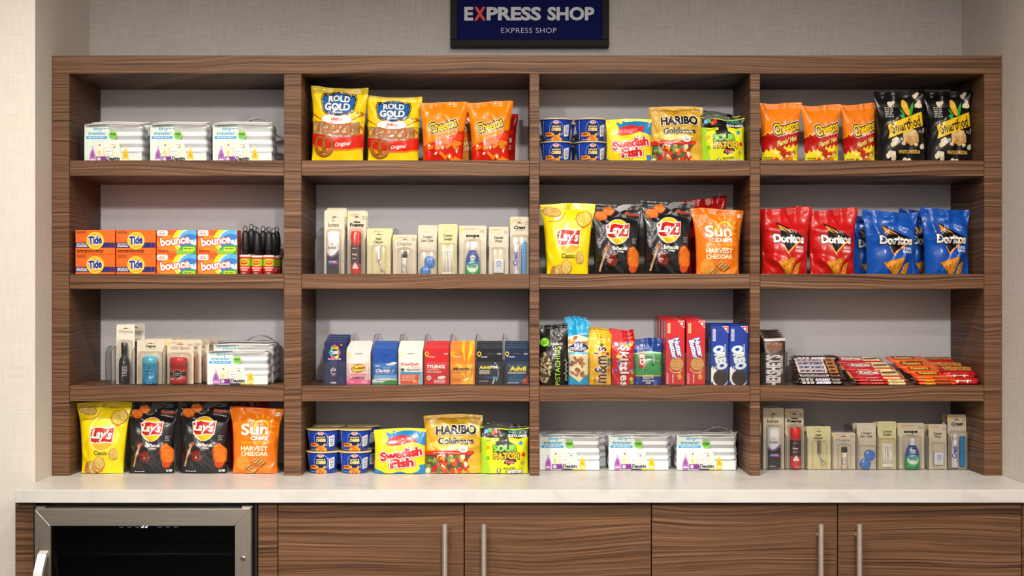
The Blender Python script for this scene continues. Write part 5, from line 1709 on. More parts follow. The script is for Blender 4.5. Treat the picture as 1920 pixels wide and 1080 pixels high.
def m_tums(a):
    a.circ(48, 26, 24, P_('#6fae3a')); 
    for k, c in enumerate(('#e04a2a', '#f0a02a', '#6fb83a', '#2a8ac0', '#d83a7a', '#f2d23a')): a.circ(48 + 19 * math.cos(k * 1.05), 26 - 13 * math.sin(k * 1.05), 8, P_(c))
    a.circ(48, 26, 16, P_('#1d2a6e')); a.text('TUMS', 48, 26, 32, 7.5, W_, .06, rot=4); a.micro(18, 39, 76, 43, 1, P_('#d88ad0'), 2); a.text('Assorted Berries', 46, 41, 60, 3.4, P_('#e6b8dc'), .03); a.circ(78, 8, 5, P_('#e0603a')); a.poly([(34, 10), (42, 10), (48, 6), (54, 10), (62, 10), (60, 13), (36, 13)], P_('#c0583a'))
    a.ring(42, 69, 11, 7, 4, P_('#cfc8d8'), a0=20, a1=320); a.micro(34, 77, 52, 82, 2, P_('#d070b0'), 3); a.text('TUMS', 42, 67, 20, 4, W_, .05)
    for k in range(9):
        for j in range(5): a.circ(12 + j * 5 + (k % 2) * 2.5, 80 + k * 2, .9, P_('#4a5a9a')); a.circ(66 + j * 5 + (k % 2) * 2.5, 80 + k * 2, .9, P_('#4a5a9a'))
    a.text('TUMS', 42, 96, 26, 4, W_, .06)


def m_pepto(a):
    pin(a); a.ell(50, 108, 90, 24, P_('#e2558f')); a.ell(20, 84, 40, 8, P_('#f4a8c4')); a.rrect(10, 38, 92, 99, P_('#f6b8cc'), 6); a.rrect(10, 38, 92, 70, P_('#f7dfe0'), 6); a.poly([(10, 84), (40, 80), (92, 90), (92, 99), (10, 99)], P_('#e8679a'))
    a.ell(49, 56, 30, 12, P_('#c8281e'), rot=8); a.text('Pepto-', 50, 50.5, 58, 11, P_('#f6e03a'), .06, rot=5, out=[(.08, K_)]); a.text('Bismol', 50, 60, 52, 10, P_('#f6e03a'), .06, rot=5, out=[(.08, K_)])
    a.micro(20, 71, 80, 76, 2, P_('#d84a4a'), 3); a.text('5 SYMPTOM', 49, 81.5, 50, 5.5, K_, .05); a.micro(10, 92, 34, 96, 1, W_, 4); a.micro(62, 90, 86, 97, 3, W_, 5)


def m_clar(a):
    a.rrect(36, 19, 66, 21, P_('#0d2a5e'), 50); a.rrect(6, 42, 98, 99, P_('#1f6fc4'), 6); a.rect(6, 74, 98, 99, P_('#7fb4e0')); a.ell(52, 92, 60, 9, P_('#d8e6f0')); a.ell(80, 98, 40, 10, P_('#2f8a3a')); a.ell(20, 102, 40, 8, P_('#4aa04a'))
    a.ell(72, 45, 18, 2.8, W_); a.ell(86, 42, 12, 3, W_); a.micro(12, 48, 30, 52, 2, W_, 2); a.text('Non-Drowsy', 56, 55, 30, 3, W_, .02, shear=.2); a.text('Claritin', 42, 62.5, 58, 9.5, W_, .05, shear=.25); a.circ(84, 62, 6, P_('#3a8ac8')); a.circ(84, 62, 3, P_('#d8d84a')); a.micro(14, 70, 70, 72, 1, W_, 3)
    a.micro(14, 88, 60, 91, 1, P_('#c04a8a'), 4); a.circ(16, 96, 4, P_('#5aa0e0')); a.rect(76, 66, 84, 78, P_('#5a94d4'))


def m_day(a):
    pin(a, '#f0d86a'); a.rrect(8, 38, 96, 99, P_('#f4f2ee'), 6); a.text('DayQuil', 47, 45.5, 72, 10, P_('#e8501c'), .05); a.text('SEVERE+', 70, 53, 34, 3, P_('#e8801c'), .03); a.poly([(10, 56), (24, 56), (24, 62), (17, 66), (10, 62)], P_('#1d6a4a')); a.text('VapoCOOL', 60, 60.5, 56, 5.6, P_('#1d2a4a'), .05); a.text('+', 42, 55, 5, 3, K_, .03)
    a.poly([(8, 66), (96, 66), (96, 74), (8, 72)], P_('#2f9fd8')); a.poly([(8, 72), (92, 73), (84, 99), (8, 99)], P_('#e4572a')); a.micro(14, 75, 70, 91, 5, P_('#f6d0c0'), 3); a.poly([(86, 72), (98, 66), (98, 99), (82, 99)], P_('#9ac4e0')); a.ell(68, 92, 9, 3, P_('#f0b07a'), rot=10)


def m_tyl(a):
    pin(a); a.rrect(8, 42, 94, 99, P_('#d01f24'), 5); a.rrect(8, 42, 94, 43.5, P_('#e8605a'), 5); a.text('TYLENOL', 48, 51.5, 76, 9.5, W_, .045, shear=.2); a.micro(10, 59, 60, 62, 1, W_, 2); a.text('Extra Strength', 40, 66, 58, 4.5, W_, .05, shear=.2)
    a.circ(19, 82, 10, P_('#e6cdca')); a.micro(13, 80, 25, 85, 2, P_('#b0302a'), 3); a.ell(70, 81, 17, 4.2, P_('#f4efec'), rot=6); a.micro(40, 88, 84, 98, 3, W_, 4)


def m_mot(a):
    pin(a); y1, y2 = P_('#f5c21c'), P_('#f59a1c')
    for k, (p, m) in enumerate([([(60, 40), (46, 0), (58, 0)], y1), ([(70, 45), (78, 0), (96, 0)], y1), ([(55, 60), (0, 60), (0, 42)], y2)]): a.poly(p, m)
    a.rrect(7, 42, 94, 99, P_('#f39a1e'), 5); a.poly([(70, 95), (20, 43), (45, 43)], y1); a.poly([(70, 95), (93, 43), (70, 43)], y1); a.poly([(70, 95), (94, 70), (94, 96)], P_('#f6d84a')); a.poly([(40, 99), (66, 86), (94, 90), (94, 99)], y1); a.ell(66, 86, 14, 3, P_('#fbeec0'), rot=25)
    a.text('Motrin', 44, 57.5, 66, 9.5, P_('#1d1d2a'), .05, shear=.22); a.text('IB', 84, 59, 7, 4, P_('#1d1d2a'), .02); a.micro(10, 66, 66, 69, 1, P_('#8a3a10'), 3); a.micro(10, 84, 42, 94, 3, P_('#a04a10'), 5)


def m_advpm(a):
    pin(a); a.rrect(8, 42, 94, 99, P_('#171a26'), 5); a.ring(62, 68, 22, 30, 2.2, P_('#c8ccd8'), a0=-50, a1=70); a.poly([(60, 99), (66, 86), (72, 86), (64, 99)], P_('#d8d8de')); a.ell(70, 82, 10, 4, P_('#3a9ad8')); a.ell(84, 55, 10, 3, P_('#4a6a8a'))
    for k in range(5): a.line([(30, 76 + k * 2), (66, 82)], .6, P_('#4a6a9a'))
    a.text('Advil', 31, 53.5, 40, 8.5, P_('#f2dc2a'), .05); a.text('PM', 68, 53, 28, 8, W_, .03); a.micro(12, 61, 52, 73, 4, W_, 3); a.micro(12, 90, 46, 93, 1, W_, 5)


def m_adv(a):
    pin(a); a.rrect(8, 42, 98, 99, P_('#152f56'), 5); a.ell(52, 85, 36, 12, P_('#1d4f7a'))
    for k in range(6): a.line([(14, 78 + k * 2.6), (74, 87 + k)], .6, P_('#3a7aa8'))
    a.poly([(98, 74), (84, 84), (70, 99), (98, 99)], P_('#a83a1e')); a.circ(82, 89, 6, P_('#d8705a')); a.text('Advil', 55, 57, 68, 13, P_('#f2e22a'), .06); a.micro(14, 66, 88, 72, 2, W_, 3); a.micro(14, 94, 60, 98, 2, W_, 5)


MED = [('tums', 'navy antacid', '#182352', m_tums, 607, 648, 641), ('pepto', 'pink stomach remedy', '#ecd3d0', m_pepto, 649, 694, 653), ('clar', 'blue allergy tablet', '#16489a', m_clar, 697.5, 744, 653), ('day', 'white cold remedy', '#e4dfd4', m_day, 746.5, 792, 653),
       ('tyl', 'red pain reliever', '#c41d22', m_tyl, 795, 841.5, 653), ('mot', 'orange pain reliever', '#ee7a1c', m_mot, 844, 890, 653), ('advpm', 'black night pain reliever', '#15161f', m_advpm, 893, 942, 653), ('adv', 'dark blue pain reliever', '#12284a', m_adv, 946, 991.5, 653)]
for key, nm, col, dr_, x0, x1, yt in MED:
    mw, mh = pxw(x1 - x0), pxw(723 - yt)
    rim = P_('#%02x%02x%02x' % tuple(int(int(col[q:q + 2], 16) * .62 + 255 * .38 * .8) for q in (1, 3, 5)))
    me = card_mesh(mw, mh, P_(col), lambda a, d=dr_, r_=rim: (a.rect(3, .3, 97, 1.1, r_), d(a)))
    w, h, z0 = (.84, .56, .01) if key != 'tums' else (.42, .60, .005)
    register('m_' + key, nm.replace(' ', '_') + '_pack', mw, mh, .011, [('backing_card', me, []), ('clear_blister', bubble_mesh(w * mw, h * mh, .010, z0 * mh + .0005, (.01 if key != 'tums' else -.06) * mw), [])])
    for i in range(5):
        y = .040 + .0145 * i
        W, H = X(x1, .03) - X(x0, .03), Z(yt - 3.3 * i, y) - ZS[2]
        put('m_' + key, f'{nm} hang pack, ' + ('front of its slot in the clear tray' if i == 0 else f'{ORD[i]} in its slot in the clear tray'), 'medicine pack', nm + ' packs', (X(x0, .03) + X(x1, .03)) / 2 + (.0012 * i if key == 'tums' else 0), y, ZS[2] + .0008, W / mw, 1, H / mh)
tray('clear tray holding the medicine packs on the third shelf', ZS[2], 605, 992.5, .024, (648.6, 695.6, 745.2, 793.4, 842.5, 891.6, 944), Z(660, .024) - ZS[2], Z(628, .13) - ZS[2], .235, zfr=Z(678, .024) - ZS[2])

# ------------------------------------------------------------------ nut and candy bags on the third shelf


def d_pist(a):
    a.circ(19, 71, 21, K_); a.ell(17, 72, 22, 27, food('#5a4a34'))
    rg = random.Random(2)
    for k in range(46):
        t, q = rg.uniform(0, 6.28), math.sqrt(rg.random()); x, y = 16 + 20 * q * math.cos(t), 72 + 25 * q * math.sin(t)
        a.blob(x, y, 5.2, food('#cdbd96') if k % 3 else food('#b9a67c'), k, 9, .2, .65, rg.uniform(0, 180))
        if k % 4 == 0: a.blob(x, y, 2, food('#8a7a3a'), k, 7, .2, .5)
    P = []
    for k in range(32): t = k * math.pi / 16; r = 1 if k % 2 else .82; P.append((17 + 15.5 * r * math.cos(t), 29.5 + 15.5 * r * a.W / a.H * math.sin(t)))
    a.poly(P, film('#8fe03a')); a.text('Roasted', 17, 28, 18, 3, K_, .02, rot=12); a.text('Salted', 17, 31.5, 16, 3, K_, .02, rot=12)
    a.text('Wonderful', 56, 33, 40, 4.2, WHITE, .01); a.text('PISTACHIOS', 60, 69, 124, 8.6, film('#a6d83a'), .0, rot=90)
    for k in range(10): a.blob(90 - rg.random() * 6, 60 + 3.6 * k, 4, food('#8f8468'), k + 50, 8)


def d_almond(a):
    a.poly([(0, 25), (40, 22), (100, 26), (100, 58), (0, 58)], CREAM); a.poly([(0, 27), (50, 34), (100, 30), (100, 38), (0, 36)], food('#d9a86a')); a.blob(34, 27, 14, food('#b07038'), 3, 12, .12, .6, 30); a.blob(78, 34, 12, food('#b8783e'), 4, 12, .12, .55, -20)
    a.poly([(50, 32), (92, 38), (98, 43), (60, 52), (8, 46), (0, 41)], film('#173a7a')); a.text('BLUE', 50, 38, 40, 5, WHITE, .03); a.text('DIAMOND', 48, 43.4, 78, 5, WHITE, .03); a.rect(2, 49, 98, 52, film('#5abfe0')); a.micro(20, 46.6, 80, 48, 1, film('#e0a02a'), 2)
    a.poly([(4, 54), (50, 58), (96, 54), (96, 82), (52, 96), (4, 84)], CREAM)
    rg = random.Random(6)
    for k in range(22): a.blob(14 + rg.random() * 72, 59 + rg.random() * 28, 11, food('#a4622e') if k % 2 else food('#c08048'), k, 11, .14, .62, rg.uniform(0, 180))
    a.text('Low Sodium', 70, 20, 44, 4, WHITE, .0, rot=8)


def d_mm(a):
    a.micro(52, 8, 86, 11, 1, film('#8a5a10'), 2)
    for k, (x, y, c) in enumerate([(66, 36, '#c8452a'), (84, 40, '#8a3a1a'), (90, 52, '#3a8a4a'), (84, 60, '#2f6fb0'), (88, 72, '#e07a1c'), (60, 24, '#6a4a2a')]): a.ell(x, y, 8, 3.6, film(c), rot=20)
    a.text("m&m's", 52, 62, 152, 26, film('#4a2412'), .03, rot=90, out=[(.035, film('#f6e8c8'))], space=1.1); a.micro(26, 84, 32, 98, 6, film('#a03a10'), 3)


def d_skit(a):
    rg = random.Random(9); cs = ['#7ac03a', '#f2d22a', '#e8801c', '#7a3a9a', '#d82a2a', '#3a9ad0']
    for k in range(22):
        x, y = (rg.uniform(48, 92), rg.uniform(10, 24)) if k < 9 else (rg.uniform(18, 40), rg.uniform(40, 92)) if k < 16 else (rg.uniform(74, 98), rg.uniform(70, 98)); a.ell(x, y, 8, 3.8, film(cs[k % 6]), rot=rg.uniform(-30, 30)); a.text('S', x, y, 3, 2.2, WHITE, .02)
    a.rrect(14, 12, 28, 20, WHITE, 20); a.text('Skittles', 56, 60, 172, 19, WHITE, .03, rot=-90, out=[(.03, film('#8a0c10'))], space=1.12)


def d_clif(a):
    b, g_ = film('#173f8e'), film('#3a9a55'); a.rect(0, 26, 100, 80, g_); a.rect(0, 78, 100, 81, film('#c9a03a')); a.poly([(0, 27), (50, 24), (100, 27), (100, 30), (0, 30)], film('#a8d0b0'))
    a.rect(16, 27, 38, 62, film('#c22a22')); a.text('CLIF', 28, 42, 40, 11, WHITE, .04, rot=90); a.micro(40, 35, 66, 42, 2, film('#10301a'), 2); a.ring(70, 70, 40, 26, 1.6, film('#d8eadc'), a0=60, a1=180); a.line([(70, 36), (72, 50), (66, 54)], 3, film('#e6d8c8')); a.blob(66, 54, 5, film('#1a2a4a'), 3)
    a.poly([(30, 79), (68, 77), (70, 85), (32, 87)], film('#d8d0a8')); a.text('ENERGY', 50, 83, 30, 3.6, film('#1a3a1a'), .05); a.text('CHOCOLATE', 50, 91, 44, 3.6, WHITE, .05); a.text('CHIP', 50, 96, 18, 3.4, WHITE, .05)


slim = dict(pinch=.04, seal=.06, foot=.5, crease=.8)
bag_kind('pist', 'pistachio_bag', pxw(58), pxw(115), .044, film('#141415'), d_pist, seed=41, **slim)
bag_kind('almond', 'almond_bag', pxw(41), pxw(122), .026, film('#1fa0d4'), d_almond, seed=43, **slim)
bag_kind('mm', 'yellow_candy_bag', pxw(45), pxw(98), .028, film('#eeb60f'), d_mm, seed=45, **slim)
bag_kind('skit', 'red_candy_bag', pxw(46), pxw(92), .026, film('#c5161c'), d_skit, seed=47, **slim)
bag_kind('clif', 'energy_bar_pouch', pxw(53), pxw(87), .024, film('#163c8a'), d_clif, seed=49, **slim)
for key, nm, cat, x0, x1, yt, n, ddx, rise in (('pist', 'black pistachio bag with a green starburst', 'nut bag', 1011.5, 1069, 609, 2, .002, .0), ('almond', 'sky blue almond bag', 'nut bag', 1064.5, 1105.5, 603, 3, -.004, .035), ('mm', 'yellow candy bag', 'candy bag', 1102, 1147.5, 626, 3, -.004, .055),
                                              ('skit', 'red fruit candy bag', 'candy bag', 1146, 1192, 633, 3, -.002, .09), ('clif', 'green and blue energy bar', 'energy bar', 1189, 1242.5, 640, 4, -.0006, .018)):
    pitch = KIND[key]['T'] * .9 + .008
    for i in range(n):
        y = .028 + pitch * i
        r = place(key, f'{nm}, ' + ('front of its slot on the third shelf' if i == 0 else f'{ORD[i]} in its slot on the third shelf'), cat, nm.split(' with')[0] + 's', x0, x1, yt, ZS[2] + .0002, y, lean=2)
        r.scale.z *= 1 + rise * i; r.scale.y = 1; r.location.x += ddx * i

# ------------------------------------------------------------------ cookie cartons
CKW, CKD = pxw(36), .050


def cookie(key, name, hpx, col, draw, drawtop):
    H = pxw(hpx); f, t = Art(CKW, H, .00002, .00005), Art(CKW, CKD, .00002, .00005); draw(f); drawtop(t)
    s = Art(CKD, H, .00002, .00005); s.micro(30, 20, 70, 70, 20, W_, 4)
    p = Pieces().add(bmbox(-CKW / 2, CKW / 2, -CKD / 2, CKD / 2, 0, H, .0009), [gloss(col)]).art(f, FR(-CKD / 2)).art(t, Matrix.Translation((0, -CKD / 2, H)))
    p.art(s, Matrix.Translation((-CKW / 2, 0, 0)) @ Matrix.Rotation(-math.pi / 2, 4, 'Z') @ FRONT)
    b = bmbox(-CKW / 2 - .0003, CKW / 2 + .0003, -CKD / 2 - .0003, -CKD / 2 + .018, H - .012, H + .0004, .0003)
    flap = Pieces().add(bmbox(-CKW / 2 + .002, CKW / 2 - .002, -CKD / 2 + .001, CKD / 2 - .002, H + .0003, H + .0011, .0003), [gloss(col)])
    b.free(); t2 = Art(CKW - .006, CKD - .006, .00002, .00005); drawtop(t2); flap.art(t2, Matrix.Translation((0, -CKD / 2 + .003, H + .0011)))
    register(key, name, CKW, H, CKD, [('carton', p.mesh('carton'), []), ('tuck_flap', flap.mesh('tuck_flap'), [])])


def corner_tri(a, red): a.poly([(62, 1), (98, 1), (98, 13)], W_); a.poly([(66, 2), (96.5, 2), (96.5, 11.6)], red); a.ell(84, 5.5, 7, 2, W_, rot=-24)


def d_nut(a):
    corner_tri(a, P_('#c8202a')); a.rect(10, 5, 24, 20, P_('#e8d89a')); a.micro(12, 6, 22, 19, 8, P_('#4a2a1a'), 2)
    b_ = P_('#1f3f9a')
    a.circ(58, 68.5, 36, food('#a8672a')); a.circ(58, 67.5, 35, food('#dda85a'))
    for k in range(5): a.line([(28, 60 + k * 4), (60, 61 + k * 4), (90, 62 + k * 4)], 2.0, food('#b97c34'))
    a.ring(54, 72.5, 34, 9, 4, food('#f0d9a8'), a0=190, a1=330)
    for t, cx, cy in (('Nutter', 66, 42, ), ('Butter', 38, 45)): a.text(t, cx, cy, 102, 8.4, W_, .05, rot=-76, out=[(.10, b_)])
    a.text('Butter', 38, 45, 102, 8.4, W_, .05, rot=-76); a.text('Nutter', 66, 42, 102, 8.4, W_, .05, rot=-76)
    a.micro(4, 82, 16, 99, 10, P_('#f0c0b8'), 4); a.text('FAMILY', 76, 86, 36, 3.2, P_('#f2c83a'), .05, rot=-76); a.text('SIZE', 68, 88, 26, 3.2, P_('#f2c83a'), .05, rot=-76); a.micro(34, 84, 42, 98, 6, W_, 6)


def d_oreo(a):
    corner_tri(a, P_('#d8202a')); a.rect(10, 6, 26, 26, P_('#d8d8e6')); a.micro(12, 7, 24, 25, 9, P_('#223a8a'), 2)
    a.text('OREO', 52, 54, 128, 19, W_, .07, rot=-78, out=[(.045, P_('#5ab0ea'))]); a.micro(76, 32, 84, 66, 18, W_, 3)
    a.poly([(0, 72), (12, 68), (14, 74), (24, 68), (26, 76), (38, 72), (30, 80), (12, 86), (0, 98)], W_); a.circ(50, 90, 45, W_); a.circ(54, 88, 42, food('#221a16')); a.circ(56, 87, 36, food('#3a2e28'))
    for k in range(12): a.circ(56 + 25 * math.cos(k * .524), 87 + 25 * math.sin(k * .524) * a.W / a.H, 4.5, food('#1a1310'))
    a.text('OREO', 56, 87, 34, 5, food('#15100d'), .05)


def d_nt(a): a.rrect(20, 20, 84, 60, P_('#8a1418'), 20); a.text('Nutter', 54, 32, 50, 14, W_, .06); a.text('Butter', 54, 50, 50, 14, W_, .06); a.poly([(76, 4), (98, 4), (98, 26)], W_)
def d_ot(a): a.micro(20, 20, 80, 40, 2, W_, 3); a.text('OREO', 50, 62, 60, 20, W_, .06)


cookie('nut', 'peanut_cookie_box', 124, '#c81f26', d_nut, d_nt)
cookie('oreo', 'sandwich_cookie_box', 114, '#173a9c', d_oreo, d_ot)
for key, nm, xs, yt in (('nut', 'red peanut cookie box', ((1248, 1284), (1287, 1322.5)), 601), ('oreo', 'blue sandwich cookie box', ((1333, 1366.5), (1370, 1405)), 611)):
    for c, (x0, x1) in enumerate(xs):
        for i in range(4 if key == 'nut' else 3):
            Y = .028 + .053 * i; W, H = X(x1, .028) - X(x0, .028), Z(yt, Y) - ZS[2]
            put(key, f'{nm}, ' + (('beside the energy bars', 'beside the blue cookie boxes') if key == 'nut' else ('beside the red cookie boxes', 'beside the upright'))[c] + f', {ORD[i]} of its row', 'cookie box', nm + 'es', (X(x0, .028) + X(x1, .028)) / 2 - .0014 * i * (1 if c == 0 and key == 'nut' else .3), Y + CKD / 2, ZS[2] + .0006, W / CKW * .99, 1, H / KIND[key]['H'] * (1 + (.022 if key == 'nut' else .018) * i))
tray('clear tray holding nuts, candy and cookie boxes on the third shelf', ZS[2], 1066, 1406, .024, (1104.5, 1147.5, 1191, 1243.5, 1285.5, 1326, 1368), Z(662, .024) - ZS[2], Z(661, .024) - ZS[2], .0036)

# ------------------------------------------------------------------ chocolate bars


def bar_kind(key, name, L, D_, T, film_col, top, front, end_col=None, upright=None):
    """a flat wrapped bar: long axis X, depth Y, thickness Z; crimped ends"""
    b = bmesh.new(); n = 12
    sec = []
    for k in range(n):
        t = k * 2 * math.pi / n; c, s = math.cos(t), math.sin(t)
        sec.append((math.copysign(abs(c) ** .35, c) * D_ / 2, T / 2 + math.copysign(abs(s) ** .5, s) * T / 2))
    xs = [(-L * .5, .94, .06), (-L * .455, .96, .12), (-L * .42, 1, .92), (-L * .2, 1, 1), (L * .2, 1, 1), (L * .42, 1, .92), (L * .455, .96, .12), (L * .5, .94, .06)]
    rings = [[b.verts.new((x, y * fy, T / 2 + (z - T / 2) * fz)) for y, z in sec] for x, fy, fz in xs]
    for i, (p, q) in enumerate(zip(rings, rings[1:])):
        for k in range(n):
            f = b.faces.new((p[k], p[(k + 1) % n], q[(k + 1) % n], q[k])); f.smooth = True; f.material_index = 1 if i in (0, len(rings) - 2) else 0
    b.faces.new(rings[0]).material_index = 1; b.faces.new(rings[-1][::-1]).material_index = 1
    bmesh.ops.recalc_face_normals(b, faces=b.faces[:])
    p = Pieces().add(b, [film_col, end_col or film_col])
    a = Art(L * .82, D_ * .80, .00002, .0001); top(a); p.art(a, Matrix.Translation((0, -D_ * .40, T)))
    a = Art(L * .82, T * .66, .00002, .0002); front(a); p.art(a, FR(-D_ / 2, 0, T * .17))
    me = p.mesh('wrapper')
    register(key, name, L, T, D_, [('wrapper', me, [])])
    KIND[key].update(L=L, D=D_, TH=T)


SB, WH, RD, OR = film('#2a1712'), WHITE, film('#b8141c'), film('#f0581c')


def sn_top(a):
    a.poly([(2, 8), (74, 8), (70, 92), (2, 92)], WH); a.poly([(3.5, 16), (72, 16), (69, 84), (3.5, 84)], film('#c4202a')); a.poly([(3.5, 22), (71, 22), (68.5, 78), (3.5, 78)], WH); a.text('SNICKERS', 37, 50, 64, 44, film('#1a2f7a'), .075, shear=.3); a.poly([(76, 10), (98, 20), (98, 90), (76, 90)], food('#c98a4a')); a.ell(86, 50, 8, 22, food('#5a3018'))


def sn_front(a): a.text('SNICKERS', 54, 50, 36, 76, film('#f2f0f2'), .08, shear=.25, out=[(.06, film('#2a3f9a'))]); a.rrect(3, 16, 11, 84, WH, 30); a.rrect(13, 16, 21, 84, WH, 30); a.rrect(23, 16, 31, 84, WH, 30); a.micro(4, 30, 30, 80, 2, K_, 3); a.text('PACKED', 86, 50, 20, 60, film('#c8c0b8'), .05)
def kk_top(a): a.poly([(66, 0), (100, 0), (100, 100), (60, 100)], film('#f0e6b0')); a.ell(36, 50, 29, 36, WH); a.ell(36, 50, 28, 32, RD); a.text('KitKat', 36, 50, 44, 44, WH, .06, shear=.15); a.poly([(66, 40), (98, 28), (98, 60), (64, 70)], food('#7a4526')); a.micro(70, 76, 90, 86, 1, film('#8a5a3a'), 3); a.micro(6, 90, 40, 97, 1, WH, 4)
def kk_front(a): a.rect(62, 0, 100, 100, film('#e8dc9a')); a.micro(24, 30, 50, 70, 1, WH, 3); a.micro(72, 30, 84, 70, 1, film('#6a3a1a'), 4)
def rs_top(a): a.poly([(4, 20), (14, 10), (72, 10), (68, 90), (8, 90)], food('#5a2c18')); a.text("Reese's", 38, 50, 54, 56, film('#f4c81c'), .06, shear=.15, out=[(.06, film('#5a2c18'))]); a.poly([(74, 18), (96, 18), (92, 84), (70, 84)], food('#c8823a'))
def rs_front(a): a.text("Reese's", 28, 50, 30, 90, film('#f4c81c'), .07, shear=.1, out=[(.07, film('#5a2c18'))]); a.rect(46, 18, 90, 82, film('#4a2012')); a.micro(50, 38, 86, 62, 1, film('#f0a04a'), 3)
def hs_none(a): a.rect(2, 10, 98, 90, film('#b8141c')); a.micro(6, 30, 80, 70, 1, WH, 5); a.rect(30, 20, 36, 80, WH); a.rect(64, 20, 70, 80, WH)
def nut_top(a):
    rg = random.Random(4); a.rect(3, 4, 97, 80, food('#a8682a'))
    for k in range(60): a.blob(4 + rg.random() * 92, 8 + rg.random() * 72, 4, food('#d9a24a') if k % 2 else food('#e8c070'), k, 8, .3, .7)


bar_kind('snick', 'caramel_peanut_bar', pxw(95), .042, .0125, SB, sn_top, sn_front)
bar_kind('kitkat', 'wafer_bar', pxw(102), .062, .0085, film('#b81820'), kk_top, kk_front, film('#c9a060'))
bar_kind('reese', 'peanut_butter_cup_pack', pxw(78), .056, .0085, OR, rs_top, rs_front, film('#c23a10'))
bar_kind('payday', 'peanut_caramel_bar', pxw(68), .046, .019, film('#b0161c'), nut_top, hs_none)


def pile(key, nm, group, x_front, spec):
    """spec: (x shift in pixels, Y, height above the shelf, tilt back) per bar, front first"""
    k = KIND[key]
    for i, (dx, Y, h, tilt, lab) in enumerate(spec):
        put(key, f'{nm}, {lab}', 'candy bar', group, X(x_front + dx, Y), Y, ZS[2] + .0006 + h, roll=0, lean=-tilt, fit=False)


D0 = .024
pile('snick', 'brown caramel peanut bar in the pile beside the tall bars', 'caramel peanut bars', 1536, [
    (2, D0 + .021, .0, 0, 'bottom front'), (0, D0 + .020, .0130, 14, 'second layer'), (-3, D0 + .041, .0225, 20, 'third step'), (-5, D0 + .064, .031, 20, 'fourth step'), (-8, D0 + .087, .039, 20, 'fifth step'), (-10, D0 + .110, .047, 16, 'sixth step'), (-8, D0 + .140, .058, 4, 'topmost at the back')])
pile('kitkat', 'red wafer bar lying in its pile', 'red wafer bars', 1642, [
    (8, D0 + .031, .0, 0, 'bottom front'), (6, D0 + .031, .0088, 3, 'second from the bottom in front'), (-2, D0 + .045, .0215, 15, 'with the front face up'), (-18, D0 + .095, .0385, 13, 'middle step'), (-36, D0 + .150, .0530, 12, 'top step at the back')])
pile('reese', 'orange peanut butter cup pack lying in its pile', 'orange peanut butter cup packs', 1746, [
    (6, D0 + .028, .0, 0, 'bottom front'), (4, D0 + .028, .0088, 2, 'second from the bottom in front'), (0, D0 + .042, .0205, 14, 'third step'), (-16, D0 + .075, .0315, 14, 'fourth step'), (-30, D0 + .108, .0425, 14, 'fifth step'), (-46, D0 + .150, .0550, 10, 'top step at the back')])
pile('payday', 'red and gold peanut bar lying beside the right upright', 'red and gold peanut bars', 1799, [
    (0, D0 + .026, .0, 0, 'bottom front'), (-6, D0 + .045, .0205, 18, 'second step'), (-24, D0 + .105, .0290, 16, 'third step'), (-42, D0 + .165, .0420, 12, 'top step at the back')])


# upright milk chocolate bars in a clear tray
def d_hers(a):
    a.rect(6, 6, 94, 100, film('#3a211a'))
    for k in range(4): a.poly([(14 + 18 * k, 8 + (k % 2) * 5), (32 + 18 * k, 10), (26 + 18 * k, 28), (10 + 18 * k, 22)], food('#7a4a34')); a.poly([(14 + 18 * k, 8 + (k % 2) * 5), (32 + 18 * k, 10), (28 + 18 * k, 14), (14 + 18 * k, 13)], food('#a87458'))
    a.text("HERSHEY'S", 42, 69, 150, 32, film('#d8d4d2'), .05, rot=90); a.text('milk chocolate', 78, 56, 84, 8, film('#d8d4d2'), .02, rot=90)


HW, HH = pxw(39), pxw(87)
bag_kind('hers', 'milk_chocolate_bar', HW, HH, .010, film('#2c1a16'), d_hers, film('#cfcac6'), seed=61, pinch=.0, seal=.055, foot=.9, crease=.15, wave=.3)
bag_kind('hersb', 'milk_chocolate_bar', HW, HH, .010, film('#2c1a16'), d_hers, seed=62, pinch=.0, seal=.055, foot=.9, crease=.15, wave=.3)
for i in range(6):
    y = .030 + .0135 * i
    r = place('hersb' if i else 'hers', 'tall brown chocolate bar, ' + ('silver ended, front of the clear tray' if i == 0 else f'{ORD[i]} in the row behind the front one'), 'chocolate bar', 'tall chocolate bars', 1433.5 - 2.2 * i, 1473 - 2.2 * i, 635 - 3.4 * i, ZS[2] + .0002, y, lean=1)
    r.scale.y = 1
tray('small clear tray holding the tall chocolate bars on the third shelf', ZS[2], 1426, 1485, .024, (1476,), Z(661, .024) - ZS[2], Z(656, .1) - ZS[2], .16)

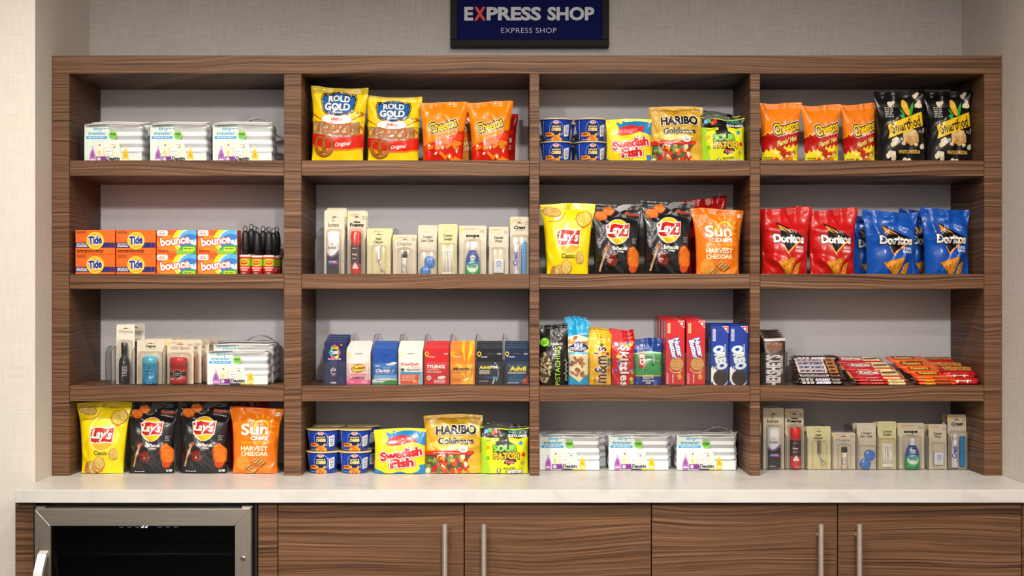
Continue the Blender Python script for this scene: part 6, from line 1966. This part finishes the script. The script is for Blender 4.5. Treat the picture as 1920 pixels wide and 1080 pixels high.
# clear bin around the lint rollers on the second shelf
tray('clear bin around the lint rollers on the second shelf', ZS[1], 446.5, 529, .0245, (517.5,), Z(449, .0245) - ZS[1], Z(448, .03) - ZS[1], .004, zfr=.010)

# ------------------------------------------------------------------ framed sign on the back wall
YS = YW - .030
sx0, sx1, sz0 = X(844.5, YS), X(1142, YS), Z(87, YS)
sw, sh = sx1 - sx0, .26
sg = thing('framed_sign', 'dark blue framed shop sign in a black frame on the wall above the shelves', 'sign', ((sx0 + sx1) / 2, YS, sz0))
fr = pxw(13) * 1.07
b = bmesh.new()
box(b, -sw / 2, sw / 2, 0, .0295, 0, fr, .001); box(b, -sw / 2, sw / 2, 0, .0295, sh - fr, sh, .001)
box(b, -sw / 2, -sw / 2 + fr, 0, .0295, fr, sh - fr, .001); box(b, sw / 2 - fr, sw / 2, 0, .0295, fr, sh - fr, .001)
obj('sign_frame', b, M('#100f0d', .6, spec=.15), sg)
pw, ph = sw - 2 * fr + .002, sh - 2 * fr + .002
a = Art(pw, ph, .00002, .00005)
SBL, GRY = M('#030a46', .6, spec=.05), P_('#b9bec6')


def sy_(py): return (1 - (Z(py, YS) - sz0 - fr) / ph) * 100


def sx_(px): return ((X(px, YS) - (sx0 + sx1) / 2) / pw + .5) * 100


kx = 100 / pw * K * 1.085
for t, xa_, xb_, m in (('E', 870.5, 887, GRY), ('X', 889, 910.5, P_('#d4380f')), ('PRESS', 912.5, 1014.5, GRY), ('SHOP', 1026.5, 1114.5, GRY)):
    a.text(t, (sx_(xa_) + sx_(xb_)) / 2, sy_(24.5), sx_(xb_) - sx_(xa_), sy_(37.5) - sy_(11.8), m, .045)
a.text('EXPRESS SHOP', sx_(991.5), sy_(55.8), sx_(1043.5) - sx_(939.5), sy_(60.5) - sy_(51.2), P_('#b9bcd0'), -.008, space=1.08)
p = Pieces().add(bmbox(-pw / 2, pw / 2, .004, .012, fr - .001, fr - .001 + ph), [SBL]).art(a, FR(.004, 0, fr - .001))
obj_me('sign_panel', p.mesh('sign_panel'), sg)
